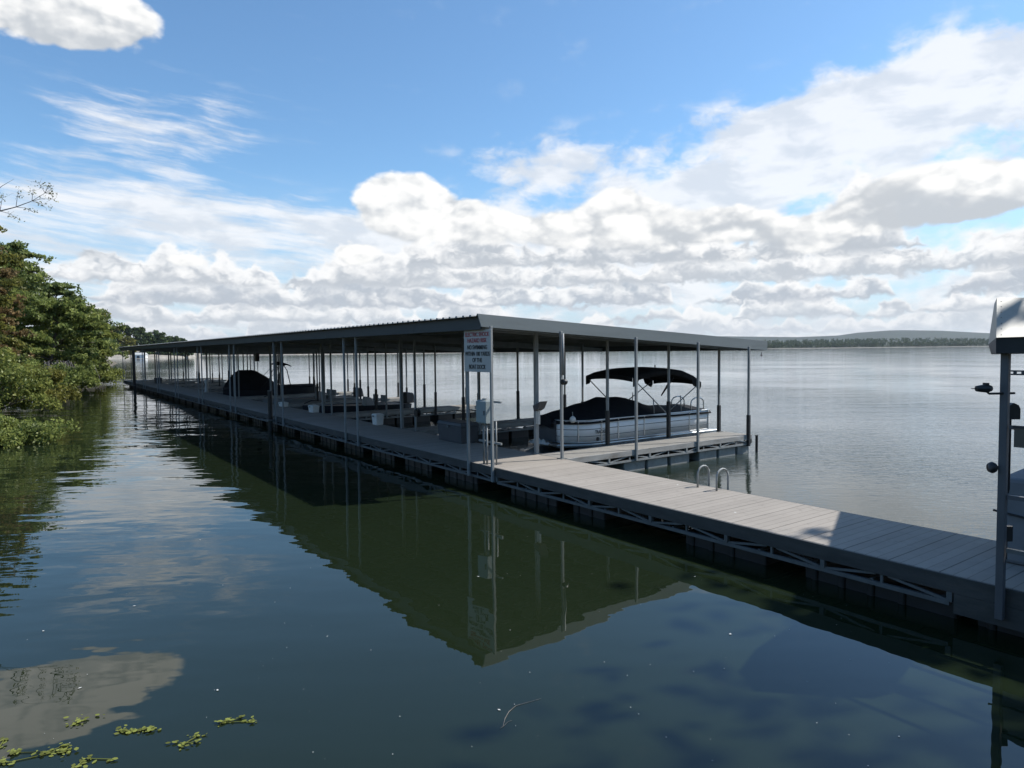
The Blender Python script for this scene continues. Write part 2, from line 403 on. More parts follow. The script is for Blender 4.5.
# ------------------------------------------------------------------ the lake
def water_mat():
    m, nt, p = new_mat('lake_water'); L = nt.links; N = nt.nodes
    geo = N.new('ShaderNodeNewGeometry')
    # dock frame coordinates: y < 0 is the sheltered cove, y > 2 the open lake
    mp = N.new('ShaderNodeMapping'); mp.vector_type = 'TEXTURE'; mp.inputs['Location'].default_value = (-0.3913, 15.1364, 0); mp.inputs['Rotation'].default_value = (0, 0, TH)
    L.new(geo.outputs['Position'], mp.inputs[0])
    sp = N.new('ShaderNodeSeparateXYZ'); L.new(mp.outputs[0], sp.inputs[0])
    spw = N.new('ShaderNodeSeparateXYZ'); L.new(geo.outputs['Position'], spw.inputs[0])
    def rng_(v, a, b, c=0., d=1.):
        n = N.new('ShaderNodeMapRange'); n.interpolation_type = 'SMOOTHSTEP'
        for i, q in enumerate((v, a, b, c, d)):
            if isinstance(q, (int, float)): n.inputs[i].default_value = q
            else: L.new(q, n.inputs[i])
        return n.outputs[0]
    def mth(op, a, b):
        n = N.new('ShaderNodeMath'); n.operation = op
        for i, q in enumerate((a, b)):
            if isinstance(q, (int, float)): n.inputs[i].default_value = q
            else: L.new(q, n.inputs[i])
        return n.outputs[0]
    def noise(scale, detail, rough, stretch=(1, 1, 1), rot=0, dist=0.):
        q = N.new('ShaderNodeMapping'); q.inputs['Scale'].default_value = stretch; q.inputs['Rotation'].default_value = (0, 0, rot)
        L.new(geo.outputs['Position'], q.inputs[0])
        n = N.new('ShaderNodeTexNoise'); n.inputs['Scale'].default_value = scale; n.inputs['Detail'].default_value = detail; n.inputs['Roughness'].default_value = rough; n.inputs['Distortion'].default_value = dist
        L.new(q.outputs[0], n.inputs['Vector']); return n.outputs['Fac']
    open_ = rng_(sp.outputs['Y'], .5, 10)
    patch = rng_(noise(.035, 3, .5, (1, 1, 1), .4), .38, .66, .35, 1.15)
    # sheltered water: long soft ripples; open water: short chop
    calm = mth('ADD', mth('MULTIPLY', noise(.55, 3, .5, (.42, 1.0, 1), .12), .066), mth('MULTIPLY', noise(2.4, 2, .5, (.7, 1.2, 1), -.2), .0045))
    calm = mth('MULTIPLY', calm, mth('MULTIPLY', patch, mth('MULTIPLY', rng_(spw.outputs['Y'], 6., 40., .45, 1.3), rng_(spw.outputs['Y'], 45., 130., 1., .35))))
    chop = mth('ADD', mth('MULTIPLY', noise(2.2, 4, .6, (.6, 1.25, 1), .35, .4), .021), mth('MULTIPLY', noise(.35, 2, .5, (.6, 1.2, 1), .2), .02))
    chop = mth('ADD', chop, mth('MULTIPLY', noise(5.5, 3, .6, (.55, 1.2, 1), .3, .3), .021))
    chop = mth('MULTIPLY', chop, mth('MULTIPLY', open_, patch))
    dst = N.new('ShaderNodeVectorMath'); dst.operation = 'LENGTH'; L.new(geo.outputs['Position'], dst.inputs[0])
    chop = mth('MULTIPLY', chop, rng_(dst.outputs['Value'], 12, 90, 1.5, .22))
    h = mth('ADD', calm, chop)
    b = N.new('ShaderNodeBump'); b.inputs['Strength'].default_value = 1; b.inputs['Distance'].default_value = 1.0
    L.new(h, b.inputs['Height']); L.new(b.outputs[0], p.inputs['Normal'])
    # murky green lake body
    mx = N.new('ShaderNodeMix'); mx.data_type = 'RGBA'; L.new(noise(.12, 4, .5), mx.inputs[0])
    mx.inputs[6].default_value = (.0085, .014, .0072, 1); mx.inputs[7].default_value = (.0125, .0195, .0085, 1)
    mo = N.new('ShaderNodeMix'); mo.data_type = 'RGBA'; L.new(rng_(sp.outputs['Y'], 2., 22.), mo.inputs[0]); L.new(mx.outputs[2], mo.inputs[6]); mo.inputs[7].default_value = (.105, .132, .148, 1)  # paler towards the open lake: bright sky reflection painted into the body colour
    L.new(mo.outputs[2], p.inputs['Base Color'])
    p.inputs['IOR'].default_value = 1.42; p.inputs['Specular IOR Level'].default_value = .5
    dist = N.new('ShaderNodeVectorMath'); dist.operation = 'LENGTH'; L.new(geo.outputs['Position'], dist.inputs[0])
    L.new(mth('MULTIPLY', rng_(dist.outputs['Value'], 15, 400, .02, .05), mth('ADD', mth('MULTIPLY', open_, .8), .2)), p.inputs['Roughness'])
    return m
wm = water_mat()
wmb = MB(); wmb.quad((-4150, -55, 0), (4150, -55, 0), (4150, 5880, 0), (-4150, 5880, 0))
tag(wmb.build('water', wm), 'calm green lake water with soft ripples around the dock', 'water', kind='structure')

# ------------------------------------------------------------------ the covered dock
def zroof(y): return 3.93 - (y + .2) * (.58 / 10.5)        # underside of the sheet at local y

def truss(mb, p0, p1, ztop, zbot, step=.75, w=.032):
    """side truss between two points (x,y): bottom chord, posts and diagonals"""
    a, b = Vector((*p0, 0)), Vector((*p1, 0)); n = max(2, int(round((b - a).length / step))); n += n % 2
    P = [a.lerp(b, i / n) for i in range(n + 1)]
    mb.bar((a.x, a.y, zbot), (b.x, b.y, zbot), .05)
    for i, q in enumerate(P):
        mb.bar((q.x, q.y, zbot + .02), (q.x, q.y, ztop), .06 if i % 2 == 0 else w)
        if i % 2 == 0:
            for j in (i - 1, i + 1):
                if 0 <= j <= n:
                    mb.bar((q.x, q.y, zbot + .02), (q.x + (P[j].x - q.x) * .9, q.y + (P[j].y - q.y) * .9, ztop), w)

dock = thing('covered_boat_dock', 'long covered boat dock with grey metal roof on rows of steel posts', 'boat dock')
mb = MB(); mb.box(-LEN, .02, 0, WW, ZD - .045, ZD)
mb.build('deck', M['deck_main'], dock, bevel=.006)
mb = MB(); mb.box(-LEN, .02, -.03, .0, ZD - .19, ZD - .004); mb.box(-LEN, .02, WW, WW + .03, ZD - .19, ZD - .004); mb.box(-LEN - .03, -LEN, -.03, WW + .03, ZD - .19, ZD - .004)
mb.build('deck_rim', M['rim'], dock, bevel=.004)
mb = MB(); truss(mb, (-LEN, .0), (.02, .0), ZD - .19, .26); truss(mb, (-LEN, WW), (.02, WW), ZD - .19, .26)
for i in range(45): mb.bar((-LEN + i * 1.52, .02, .28), (-LEN + i * 1.52, WW - .02, .28), .04)
mb.build('truss', M['galv_dark'], dock)
x = -1.1; k = 0
fl = None
while x > -LEN + 1.6:
    w = 1.55
    mb = MB(); mb.box(x - w, x, .22, WW - .2, -.25, .235)
    for j in range(4): mb.box(x - w + .14 + j * .38, x - w + .26 + j * .38, .19, WW - .17, -.25, .20)
    fo = mb.build('float', M['float_black'], dock, bevel=.03)
    x -= 2.24

def make_post(x, y, ztop, zbot, w, sleeve=None):
    mb = MB(); h = w / 2
    mb.box(-h, h, -h, h, zbot, ztop)
    o = mb.build('post', M['galv'], dock, bevel=.006)
    o.location = (x, y, 0); o.rotation_euler = (R(random.uniform(-.18, .18)), R(random.uniform(-.18, .18)), 0)
    if zbot > ZD - .05:
        pl = MB(); pl.box(-h - .06, h + .06, -h - .06, h + .06, ZD, ZD + .012); pl.build('base_plate', M['galv_dark'], o)
    if sleeve:
        s = MB(); q = h + .016; s.box(-q, q, -q, q, zbot - .05 if zbot < ZD - .1 else ZD + .013, ZD + sleeve); s.build('post_sleeve', M['sleeve'], o, bevel=.01)
    return o
posts = []
for k in range(10):
    xs = [-k * BAY] if k == 9 else [-k * BAY, -k * BAY - GAP]
    for x in xs:
        far = (x != -k * BAY)
        posts.append(make_post(x, -.075, zroof(0) - (.02 if x < -.1 else .20), .25, .06))
        for r, y in enumerate(FROWS):
            side = .07 if not far else -.07
            fat = .095 if (r == 0 and far) else .062
            sl = None
            if far and r >= 1: sl = .95 + .12 * ((k * 3 + r) % 3 - 1)
            elif (not far) and r == 3: sl = .6
            elif (not far) and r == 2 and k > 0: sl = .75
            zb = .28 if (r > 0 and not far) else ZD
            posts.append(make_post(x + (side if r > 0 and not far else 0), y - (.12 if r == 3 else 0), zroof(y) - (.02 if x < -.1 else .19), zb, fat, sl))

# fingers between the slips
for k in range(10):
    x1 = -k * BAY + .03; x0 = x1 - GAP - .03
    if k == 9: x1 = -k * BAY + .6; x0 = -k * BAY - .04
    y0, y1 = WW + .032, FROWS[3] + .05
    mb = MB(); mb.box(x0, x1, y0, y1, ZD - .045, ZD - .004)
    fg = mb.build('finger_pier', M['deck_fing'], dock, bevel=.006)
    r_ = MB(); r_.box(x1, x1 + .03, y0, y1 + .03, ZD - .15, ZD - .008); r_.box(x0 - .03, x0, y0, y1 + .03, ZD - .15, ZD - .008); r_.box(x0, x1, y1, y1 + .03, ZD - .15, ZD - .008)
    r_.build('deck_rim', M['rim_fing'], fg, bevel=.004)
    t_ = MB(); truss(t_, (x1, y0), (x1, y1), ZD - .15, .29, .72); truss(t_, (x0, y0), (x0, y1), ZD - .15, .29, .72); truss(t_, (x0, y1), (x1, y1), ZD - .15, .29, .6)
    t_.build('truss', M['galv'], fg)
    yy = y0 + 2.05
    gaps = [.0, .10, .12, .42, .10, .10, .1]
    for j in range(6):
        w = .78; yy += gaps[j]
        f_ = MB(); f_.box(x0 + .06, x1 - .04, yy, min(yy + w, y1 - .02), -.25, .262)
        f_.build('float', M['float_grey'] if k == 0 else M['float_black'], fg, bevel=.025); yy += w
        if yy > y1 - .4: break

# roof
SHF, SHB = -.36, 10.36
XR0, XR1 = -LEN - .25, -.13
mb = MB()
prof = []; xx = XR0
while xx < XR1 + .001:
    for (dx, dz) in ((0, 0), (.10, 0), (.125, .035), (.175, .035), (.2, 0)):
        prof.append((min(xx + dx, XR1), dz))
    xx += .3
for (a, za), (b, zb_) in zip(prof[:-1], prof[1:]):
    if b - a < 1e-5: continue
    yf, yb = SHF, SHB
    mb.quad((a, yf, zroof(yf) + za), (b, yf, zroof(yf) + zb_), (b, yb, zroof(yb) + zb_), (a, yb, zroof(yb) + za))
xx = XR0
while xx < XR1 - .2:
    z = zroof(SHF); mb.quad((xx + .1, SHF, z - .004), (xx + .2, SHF, z - .004), (xx + .175, SHF, z + .035), (xx + .125, SHF, z + .035)); xx += .3
rs = mb.build('roof', M['roof'], dock)
md = rs.modifiers.new('thick', 'SOLIDIFY'); md.thickness = .004; md.offset = 1
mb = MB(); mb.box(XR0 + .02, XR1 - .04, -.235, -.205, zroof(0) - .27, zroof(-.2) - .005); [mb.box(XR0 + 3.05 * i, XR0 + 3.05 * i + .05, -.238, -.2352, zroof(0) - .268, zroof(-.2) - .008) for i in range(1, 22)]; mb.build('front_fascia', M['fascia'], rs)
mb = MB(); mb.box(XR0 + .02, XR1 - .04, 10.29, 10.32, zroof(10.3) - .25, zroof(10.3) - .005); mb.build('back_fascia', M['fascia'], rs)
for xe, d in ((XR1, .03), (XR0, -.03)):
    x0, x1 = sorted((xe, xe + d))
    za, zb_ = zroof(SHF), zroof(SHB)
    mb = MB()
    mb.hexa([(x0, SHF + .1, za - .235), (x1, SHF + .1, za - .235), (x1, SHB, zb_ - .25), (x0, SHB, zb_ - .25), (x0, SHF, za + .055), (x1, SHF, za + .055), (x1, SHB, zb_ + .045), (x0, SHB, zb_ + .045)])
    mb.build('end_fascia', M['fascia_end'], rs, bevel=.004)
for y in (.6, 1.9, 3.2, 4.4, 5.6, 6.85, 8.1, 9.3):
    mb = MB(); z = zroof(y) - .004
    mb.box(XR0 + .03, XR1 - .05, y - .02, y + .02, z - .11, z); mb.box(XR0 + .03, XR1 - .05, y + .02, y + .06, z - .11, z - .1)
    mb.build('purlin', M['purlin'], rs)
for k in range(10):
    for x in ([-k * BAY] if k == 9 else [-k * BAY, -k * BAY - GAP]):
        x = x - .0 if x < -.1 else -.22
        mb = MB()
        mb.hexa([(x - .03, -.2, zroof(-.2) - .26), (x + .03, -.2, zroof(-.2) - .26), (x + .03, 10.28, zroof(10.28) - .26), (x - .03, 10.28, zroof(10.28) - .26),
                 (x - .03, -.2, zroof(-.2) - .117), (x + .03, -.2, zroof(-.2) - .117), (x + .03, 10.28, zroof(10.28) - .117), (x - .03, 10.28, zroof(10.28) - .117)])
        mb.build('rafter', M['purlin'], rs)

# ------------------------------------------------------------------ the open gangway to the shore
gang = thing('dock_gangway', 'open grey gangway of composite boards running from the covered dock to the shore', 'gangway')
GX0, GX1 = .035, 17.0
mb = MB(); mb.box(GX0, GX1, 0, WW, ZD - .045, ZD + .002); mb.build('deck', M['deck_main'], gang, bevel=.006)
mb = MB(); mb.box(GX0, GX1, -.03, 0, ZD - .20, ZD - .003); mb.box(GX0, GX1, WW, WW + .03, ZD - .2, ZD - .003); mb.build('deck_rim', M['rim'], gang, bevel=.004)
mb = MB(); truss(mb, (GX0 + .05, .0), (9.2, .0), ZD - .2, .24); truss(mb, (GX0 + .05, WW), (9.2, WW), ZD - .2, .24)
for i in range(12): mb.bar((.3 + i * .8, .02, .26), (.3 + i * .8, WW - .02, .26), .04)
mb.build('truss', M['galv_dark'], gang)
mb = MB(); mb.box(9.25, 12.5, -.035, -.005, .14, ZD - .2); mb.build('side_panel', M['rim'], gang)
for (a, b) in ((.3, 1.9), (2.4, 3.3), (5.2, 6.7), (7.3, 9.2), (9.4, 12.0), (12.4, 15.0)):
    mb = MB(); mb.box(a, b, .2, WW - .2, -.25, .215)
    for j in range(int((b - a) / .38)): mb.box(a + .1 + j * .38, a + .2 + j * .38, .17, WW - .17, -.25, .19)
    mb.build('float', M['float_black'], gang, bevel=.03)

# swim ladder: two hoop handrails on the lake edge
lad = thing('swim_ladder', 'pair of bent steel swim ladder handrails on the lake edge of the gangway', 'ladder', (4.22, 1.72, ZD))
for i in range(2):
    mb = MB(); pts = [(i * .43, 0, .005)]
    for j in range(9):
        t = math.pi * j / 8; pts.append((i * .43, .165 - .165 * math.cos(t), .24 + .15 * math.sin(t)))
    pts.append((i * .43, .33, -.9)); mb.tube(pts, .019, 10); mb.build('handrail', M['galv'], lad, smooth=True)
for j in range(3):
    mb = MB(); mb.box(.02, .41, .30, .40, -.28 - j * .26, -.25 - j * .26); mb.build('step', M['galv_dark'], lad)

# ------------------------------------------------------------------ warning sign
def text_mesh(txt, width, height, name, material, parent, loc, stretch=True):
    cu = bpy.data.curves.new('lettering', 'FONT'); cu.body = txt; cu.size = 1; cu.align_x = 'CENTER'; cu.offset = .012; cu.extrude = .004
    ob = bpy.data.objects.new('lettering_source', cu); C.objects.link(ob); bpy.context.view_layer.update()
    me = bpy.data.meshes.new_from_object(ob.evaluated_get(bpy.context.evaluated_depsgraph_get())); bpy.data.objects.remove(ob); bpy.data.curves.remove(cu)
    co = np.array([v.co for v in me.vertices]); lo, hi = co.min(0), co.max(0)
    sx, sy = width / (hi[0] - lo[0]), height / (hi[1] - lo[1])
    for v in me.vertices: v.co = ((v.co.x - (lo[0] + hi[0]) / 2) * sx, v.co.z * .4 - .003, (v.co.y - lo[1]) * sy)
    me.materials.append(material); me.name = name
    o = bpy.data.objects.new(name, me); C.objects.link(o); o.parent = parent; o.location = loc
    return o
sg = thing('warning_sign', 'pale warning sign with red and black lettering on the posts under the roof corner', 'sign', (-.46, -.145, 2.70))
mb = MB(); mb.box(-.56, .56, 0, .012, 0, .95); mb.build('panel', M['sign'], sg, bevel=.003)
rows = [('ELECTRIC SHOCK', 1.0, .80, M['red']), ('HAZARD RISK', .80, .665, M['red']), ('NO SWIMMING', .82, .51, M['ink']), ('WITHIN 100 YARDS', 1.02, .365, M['ink']), ('OF THE', .40, .22, M['ink']), ('BOAT DOCK', .68, .07, M['ink'])]
for t, w_, z_, m_ in rows: text_mesh(t, w_, .098, 'lettering', m_, sg, (0, -.003, z_))
mb = MB(); mb.box(-.54, .54, .013, .03, .2, .24); mb.box(-.54, .54, .013, .03, .7, .74); mb.build('bracket', M['galv'], sg)

# electric cabinet on a strut frame between the two sign posts
eb = thing('electrical_box', 'grey electrical box on a steel strut frame below the warning sign', 'electrical box', (-.5, -.02, ZD))
mb = MB(); mb.box(-.20, .18, .0, .2, .95, 1.47); mb.build('cabinet', M['ebox'], eb, bevel=.012)
mb = MB(); mb.box(-.215, .195, -.018, -.001, .97, 1.455); d = mb.build('door', M['ebox'], eb, bevel=.006)
mb = MB(); mb.box(.12, .145, -.04, -.018, 1.15, 1.25); mb.build('handle', M['galv_dark'], d)
mb = MB(); mb.lathe([(.0, 0), (.06, 0), (.055, .05), (0, .05)], (-.02, .1, 1.47)); mb.build('conduit_hub', M['galv'], eb, smooth=False)
for z_ in (1.42, .48): mb = MB(); mb.box(-.46, .46, .205, .245, z_, z_ + .045); mb.build('strut', M['galv'], eb)
for x_ in (-.08, .05, .24):
    mb = MB(); mb.tube([(x_, .1 if x_ < .2 else .23, 1.0), (x_, .1 if x_ < .2 else .23, .005)], .024 if x_ < .2 else .018); mb.build('conduit', M['galv'], eb, smooth=True)
mb = MB(); mb.box(-.36, -.27, .1, .2, 1.05, 1.38); mb.build('meter', M['ebox'], eb, bevel=.01)

# ------------------------------------------------------------------ boxes and fittings on the walkway
def dock_box(loc, sx, sy, sz, label, m, group=None, name='dock_box'):
    t = thing(name, label, 'box', loc, group)
    mb = MB(); mb.hexa([(-sx / 2 + .03, -sy / 2 + .03, 0), (sx / 2 - .03, -sy / 2 + .03, 0), (sx / 2 - .03, sy / 2 - .03, 0), (-sx / 2 + .03, sy / 2 - .03, 0),
                        (-sx / 2 + .01, -sy / 2 + .01, sz * .82), (sx / 2 - .01, -sy / 2 + .01, sz * .82), (sx / 2 - .01, sy / 2 - .01, sz * .82), (-sx / 2 + .01, sy / 2 - .01, sz * .82)])
    mb.build('body', m, t, bevel=.02)
    mb = MB(); mb.hexa([(-sx / 2 - .015, -sy / 2 - .015, sz * .83), (sx / 2 + .015, -sy / 2 - .015, sz * .83), (sx / 2 + .015, sy / 2 + .015, sz * .83), (-sx / 2 - .015, sy / 2 + .015, sz * .83),
                        (-sx / 2 + .03, -sy / 2 + .03, sz), (sx / 2 - .03, -sy / 2 + .03, sz), (sx / 2 - .03, sy / 2 - .03, sz), (-sx / 2 + .03, sy / 2 - .03, sz)])
    ld = mb.build('lid', m, t, bevel=.02)
    mb = MB(); mb.box(-.04, .04, -sy / 2 - .03, -sy / 2 - .015, sz * .72, sz * .86); mb.build('latch', M['galv_dark'], ld)
    return t
dock_box((-4.45, 1.72, ZD), 1.35, .62, .58, 'large dark grey dock box on the walkway left of the electrical box', M['darkgrey'])
dock_box((-56.6, 1.55, ZD), .95, .55, .52, 'small dark dock box near the far end of the walkway', M['darkgrey'])
dock_box((-10.15, 1.82, ZD), .42, .32, .40, 'nearest white box, square, on the lake edge of the covered walkway', M['white'], 'white boxes along the covered walkway', 'storage_box')
dock_box((-16.75, 1.82, ZD), .62, .32, .32, 'low white box beside the dark pile, middle of three on the covered walkway', M['white'], 'white boxes along the covered walkway', 'storage_box')
dock_box((-21.0, 1.82, ZD), .6, .34, .22, 'flattest and farthest of the three white boxes on the covered walkway', M['white'], 'white boxes along the covered walkway', 'storage_box')

pd = thing('power_pedestal', 'pale rounded power pedestal standing upright on the far walkway', 'power pedestal', (-37.4, 1.7, ZD))
mb = MB(); mb.lathe([(.16, 0), (.16, .06), (.12, .08), (.12, .72), (.105, .82), (.05, .87), (0, .875)], n=14); mb.build('housing', M['pale'], pd, smooth=True)
mb = MB(); mb.box(-.06, .06, -.135, -.11, .4, .62); mb.build('socket_cover', M['darkgrey'], pd)

# spud piles holding the dock
def pile(x, y, ztop, r, label):
    t = thing('mooring_pile', label, 'pile', (x, y, -.5), 'steel piles along the walkway')
    mb = MB(); mb.tube([(0, 0, 0), (0, 0, ztop + .5)], r, 14); mb.build('shaft', M['sleeve'], t, smooth=False)
    mb = MB(); mb.tube([(0, 0, ztop + .5), (0, 0, ztop + .53)], r + .012, 14); mb.build('cap', M['galv_dark'], t)
    if ztop > 1: 
        mb = MB(); mb.box(-r - .05, r + .05, -r - .04, r + .06, .9, .96); mb.build('collar', M['galv_dark'], t)
pile(-16.0, -.27, 1.62, .085, 'short dark pile in front of the walkway beside a pair of posts')
pile(-56.7, -.32, 3.55, .11, 'tall dark pile reaching the roof near the far end of the dock')
pile(.06, 9.60, .50, .04, 'thin dark pile at the lake end of the nearest finger pier')

# small fittings on the posts
fx = thing('dock_light', 'round black dock light clamped to the post at the foot of the nearest finger', 'light', (.06, WW - .02, 2.42))
mb = MB(); mb.lathe([(0, -.07), (.05, -.065), (.085, -.03), (.09, .02), (.06, .06), (0, .07)], (.09, -.03, 0), 14); mb.build('lamp_housing', M['blackm'], fx, smooth=True)
mb = MB(); mb.tube([(0, 0, 0), (.06, -.02, 0)], .02, 8); mb.build('bracket', M['galv'], fx)
mb = MB(); mb.tube([(.0, .02, .16), (.0, .02, 1.15)], .03, 8); mb.build('conduit', M['galv'], fx, smooth=True)
fl_ = thing('flood_light', 'dark angular flood light on the thick post left of the covered pontoon boat', 'flood light', (-GAP, WW - .02, 1.68))
mb = MB(); mb.hexa([(.08, -.12, -.02), (.24, -.1, .05), (.24, .1, .05), (.08, .12, -.02), (.06, -.14, .12), (.34, -.12, .24), (.34, .12, .24), (.06, .14, .12)]); mb.build('lamp_housing', M['darkgrey'], fl_, bevel=.008)
mb = MB(); mb.box(.05, .15, -.03, .03, -.35, .0); mb.build('bracket', M['pale'], fl_)
rl = thing('hose_reel', 'round dark hose reel on the post behind the nearest white box', 'hose reel', (-BAY, WW - .02, 1.18))
mb = MB(); mb.lathe([(.02, -.06), (.13, -.06), (.13, -.045), (.09, -.04), (.09, .04), (.13, .045), (.13, .06), (.02, .06)], (.15, 0, 0), 18, 'y'); mb.build('drum', M['blackm'], rl)
mb = MB(); mb.box(.03, .15, -.02, .02, -.02, .02); mb.build('bracket', M['galv_dark'], rl)
hb = thing('hanging_box', 'dark control box hanging from the roof above the tented ski boat', 'control box', (-33.35, 4.0, 2.66))
mb = MB(); mb.box(-.2, .2, -.1, .1, 0, .52); mb.build('cabinet', M['blackm'], hb, bevel=.015)
for x_ in (-.15, .15): mb = MB(); mb.tube([(x_, 0, .5), (x_, 0, zroof(4) - 2.66)], .012, 6); mb.build('hanger', M['galv_dark'], hb)

# ------------------------------------------------------------------ boats
def pontoon_boat():
    t = thing('pontoon_boat', 'white pontoon boat with black bimini top and black mooring cover in the nearest slip', 'pontoon boat', (-2.42, .2, 0))
    W2 = 1.06; yb, ys = 3.25, 8.95
    for s in (-1, 1):
        mb = MB(); prof = [(.02, 2.85), (.15, 3.0), (.27, 3.35), (.31, 3.8), (.31, 9.1), (.27, 9.2), (0, 9.2)]
        mb.lathe(prof, (s * .72, 0, .12), 18, 'y'); mb.build('pontoon', M['alu'], t, smooth=True)
    mb = MB(); mb.poly([(-W2, 9.4, .5), (W2, 9.4, .5), (W2, 3.9, .5), (W2 - .45, 3.1, .5), (-W2 + .45, 3.1, .5), (-W2, 3.9, .5)][::-1]); mb.poly([(-W2, 9.4, .58), (W2, 9.4, .58), (W2, 3.9, .58), (W2 - .45, 3.1, .58), (-W2 + .45, 3.1, .58), (-W2, 3.9, .58)]); mb.build('deck', M['alu'], t, bevel=.02)
    mb = MB(); mb.tube([(-W2, 9.4, .56), (-W2, 3.9, .56), (-W2 + .45, 3.1, .56), (W2 - .45, 3.1, .56), (W2, 3.9, .56), (W2, 9.4, .56)], .05, 6); mb.build('rub_rail', M['alu'], t, bevel=.012)
    # fence: panels with rounded bow corners
    rc = .82
    def outline(u):         # u 0..1 from stern on the right side round the bow to stern on the left
        segs = [('l', (W2, ys), (W2, yb + rc)), ('a', (W2 - rc, yb + rc), 0), ('l', (W2 - rc, yb), (-W2 + rc, yb)), ('a', (-W2 + rc, yb + rc), 1), ('l', (-W2, yb + rc), (-W2, ys))]
        lens = [ys - yb - rc, rc * math.pi / 2, 2 * (W2 - rc), rc * math.pi / 2, ys - yb - rc]
        d = u * sum(lens)
        for (k, a, b), l in zip(segs, lens):
            if d <= l + 1e-9:
                f = d / l
                if k == 'l': return (a[0] + (b[0] - a[0]) * f, a[1] + (b[1] - a[1]) * f)
                ang = (0 - f * math.pi / 2) if b == 0 else (-math.pi / 2 - f * math.pi / 2)
                return (a[0] + rc * math.cos(ang), a[1] + rc * math.sin(ang))
            d -= l
        return (-W2, ys)
    TOT = 2 * (ys - yb - rc) + rc * math.pi + 2 * (W2 - rc)
    mb = MB(); n = 96
    mb.grid(lambda u, v: (*outline(u), .62 + v * .62), n, 1)
    fp = mb.build('fence_panel', M['white_panel'], t, smooth=True); md = fp.modifiers.new('thick', 'SOLIDIFY'); md.thickness = .02
    for z_ in (.635, .80, .99, 1.24):
        mb = MB(); mb.tube([(*outline(i / n), z_) for i in range(n + 1)], .017 if z_ in (.635, 1.24) else .009, 6)
        mb.build('rail', M['alu'] if z_ in (.635, 1.24) else M['galv_dark'], fp, smooth=True)
    for d_ in (.05, .95, 1.95, 2.95, 4.0, 4.65, 5.4, 6.35, 7.05, 7.7, 8.6, 9.6, 10.6, 11.6, 12.9):
        if d_ < TOT:
            q = outline(d_ / TOT); mb = MB(); mb.box(q[0] - .017, q[0] + .017, q[1] - .017, q[1] + .017, .62, 1.24); mb.build('fence_post', M['alu'], fp)
    g = MB(); g.box(-.38, .38, yb - .035, yb - .012, .64, 1.22); g.build('bow_gate', M['darkgrey'], fp)
    text = text_mesh('TRACKER', .46, .10, 'lettering', M['ink'], fp, (W2 + .02, 4.28, .86)); text.rotation_euler = (0, 0, R(90))
    mb = MB(); mb.lathe([(0, 0), (.055, 0), (.05, .02), (0, .02)], (W2 + .01, 4.15, .71), 12, 'x'); mb.build('nav_port', M['ink'], fp)
    # mooring cover: tent over the bow half, low flat over the stern
    def cover(u, v):
        y = 3.12 + u * 5.9; s = v * 2 - 1
        ridge = np.interp(y, [3.1, 3.5, 4.4, 5.1, 5.7, 6.3, 7.0, 7.4, 9.0], [1.36, 1.46, 1.63, 1.77, 1.75, 1.70, 1.48, 1.40, 1.36])
        edge = 1.235
        hw = W2 + .03 if y > yb + rc else W2 - rc + math.sqrt(max(.0, rc * rc - (yb + rc - y) ** 2)) + .03 if y > yb else W2 - rc + .03
        f = 1 - abs(s) ** 1.35
        sag = -.035 * math.sin(abs(s) * math.pi) + .012 * math.sin(u * 43 + s * 5) * (1 - abs(s))
        z = edge + (ridge - edge) * f + sag
        if abs(s) > .93: z = edge + (ridge - edge) * (1 - .93 ** 1.35) - (abs(s) - .93) * 1.6
        return (s * hw if abs(s) < .93 else math.copysign(hw * .93 + .09 * W2 * .9, s), y, z)
    mb = MB(); mb.grid(cover, 60, 28); cv = mb.build('mooring_cover', M['canvas'], t, smooth=True)
    md = cv.modifiers.new('thick', 'SOLIDIFY'); md.thickness = .012
    mb = MB(); mb.grid(lambda u, v: (-.32 + v * .64, 3.11 - .02 * v * (1 - v), 1.38 - u * .30 - abs(v - .5) * .16), 6, 12); q = mb.build('cover_front', M['canvas'], cv, smooth=True)
    # bimini
    y0, y1, HX = 5.6, 8.62, 1.0
    def bim(u, v):
        y = y0 + u * (y1 - y0); s = v * 2 - 1
        z = np.interp(u, [0, .12, .3, .5, .7, .88, 1], [2.36, 2.47, 2.545, 2.555, 2.51, 2.33, 2.12])
        return (s * HX, y, z + .07 * (1 - s * s))
    mb = MB(); mb.grid(bim, 30, 14)
    for s in (-1, 1):       # hanging side valance, deeper at the bows
        def val(u, v, s=s):
            p = bim(u, (s + 1) / 2); dr = .13 + .05 * abs(math.sin(u * math.pi * 2)) + (.14 if (u < .07 or abs(u - .93) < .06) else 0)
            return (p[0] + s * .012, p[1], p[2] - v * dr)
        mb.grid(val, 40, 3)
    bt = mb.build('bimini_top', M['canvas'], t, smooth=True); md = bt.modifiers.new('thick', 'SOLIDIFY'); md.thickness = .012
    mb = MB(); mb.grid(lambda u, v: (-HX + 2 * HX * v, y0 - .012, 2.36 + .07 * (1 - (2 * v - 1) ** 2) - u * .13), 2, 12); mb.build('end_valance', M['canvas'], bt, smooth=True); mb = MB(); mb.grid(lambda u, v: (-HX + 2 * HX * v, y1 + .012, 2.12 + .07 * (1 - (2 * v - 1) ** 2) - u * .12), 2, 12)
    o = mb.build('end_valance', M['canvas'], bt, smooth=True)
    for s in (-1, 1):
        for (ya, za, yc, zc) in ((y0 + .05, 2.30, 6.95, 1.27), (y1 - .05, 2.1, 7.02, 1.27), (6.45, 1.72, 6.45, 1.27), (7.65, 1.75, 7.65, 1.27)):
            mb = MB(); mb.tube([(s * HX, ya, za), (s * (W2 - .02), yc, zc)], .016, 8); mb.build('bow_tube', M['galv'], bt, smooth=True)
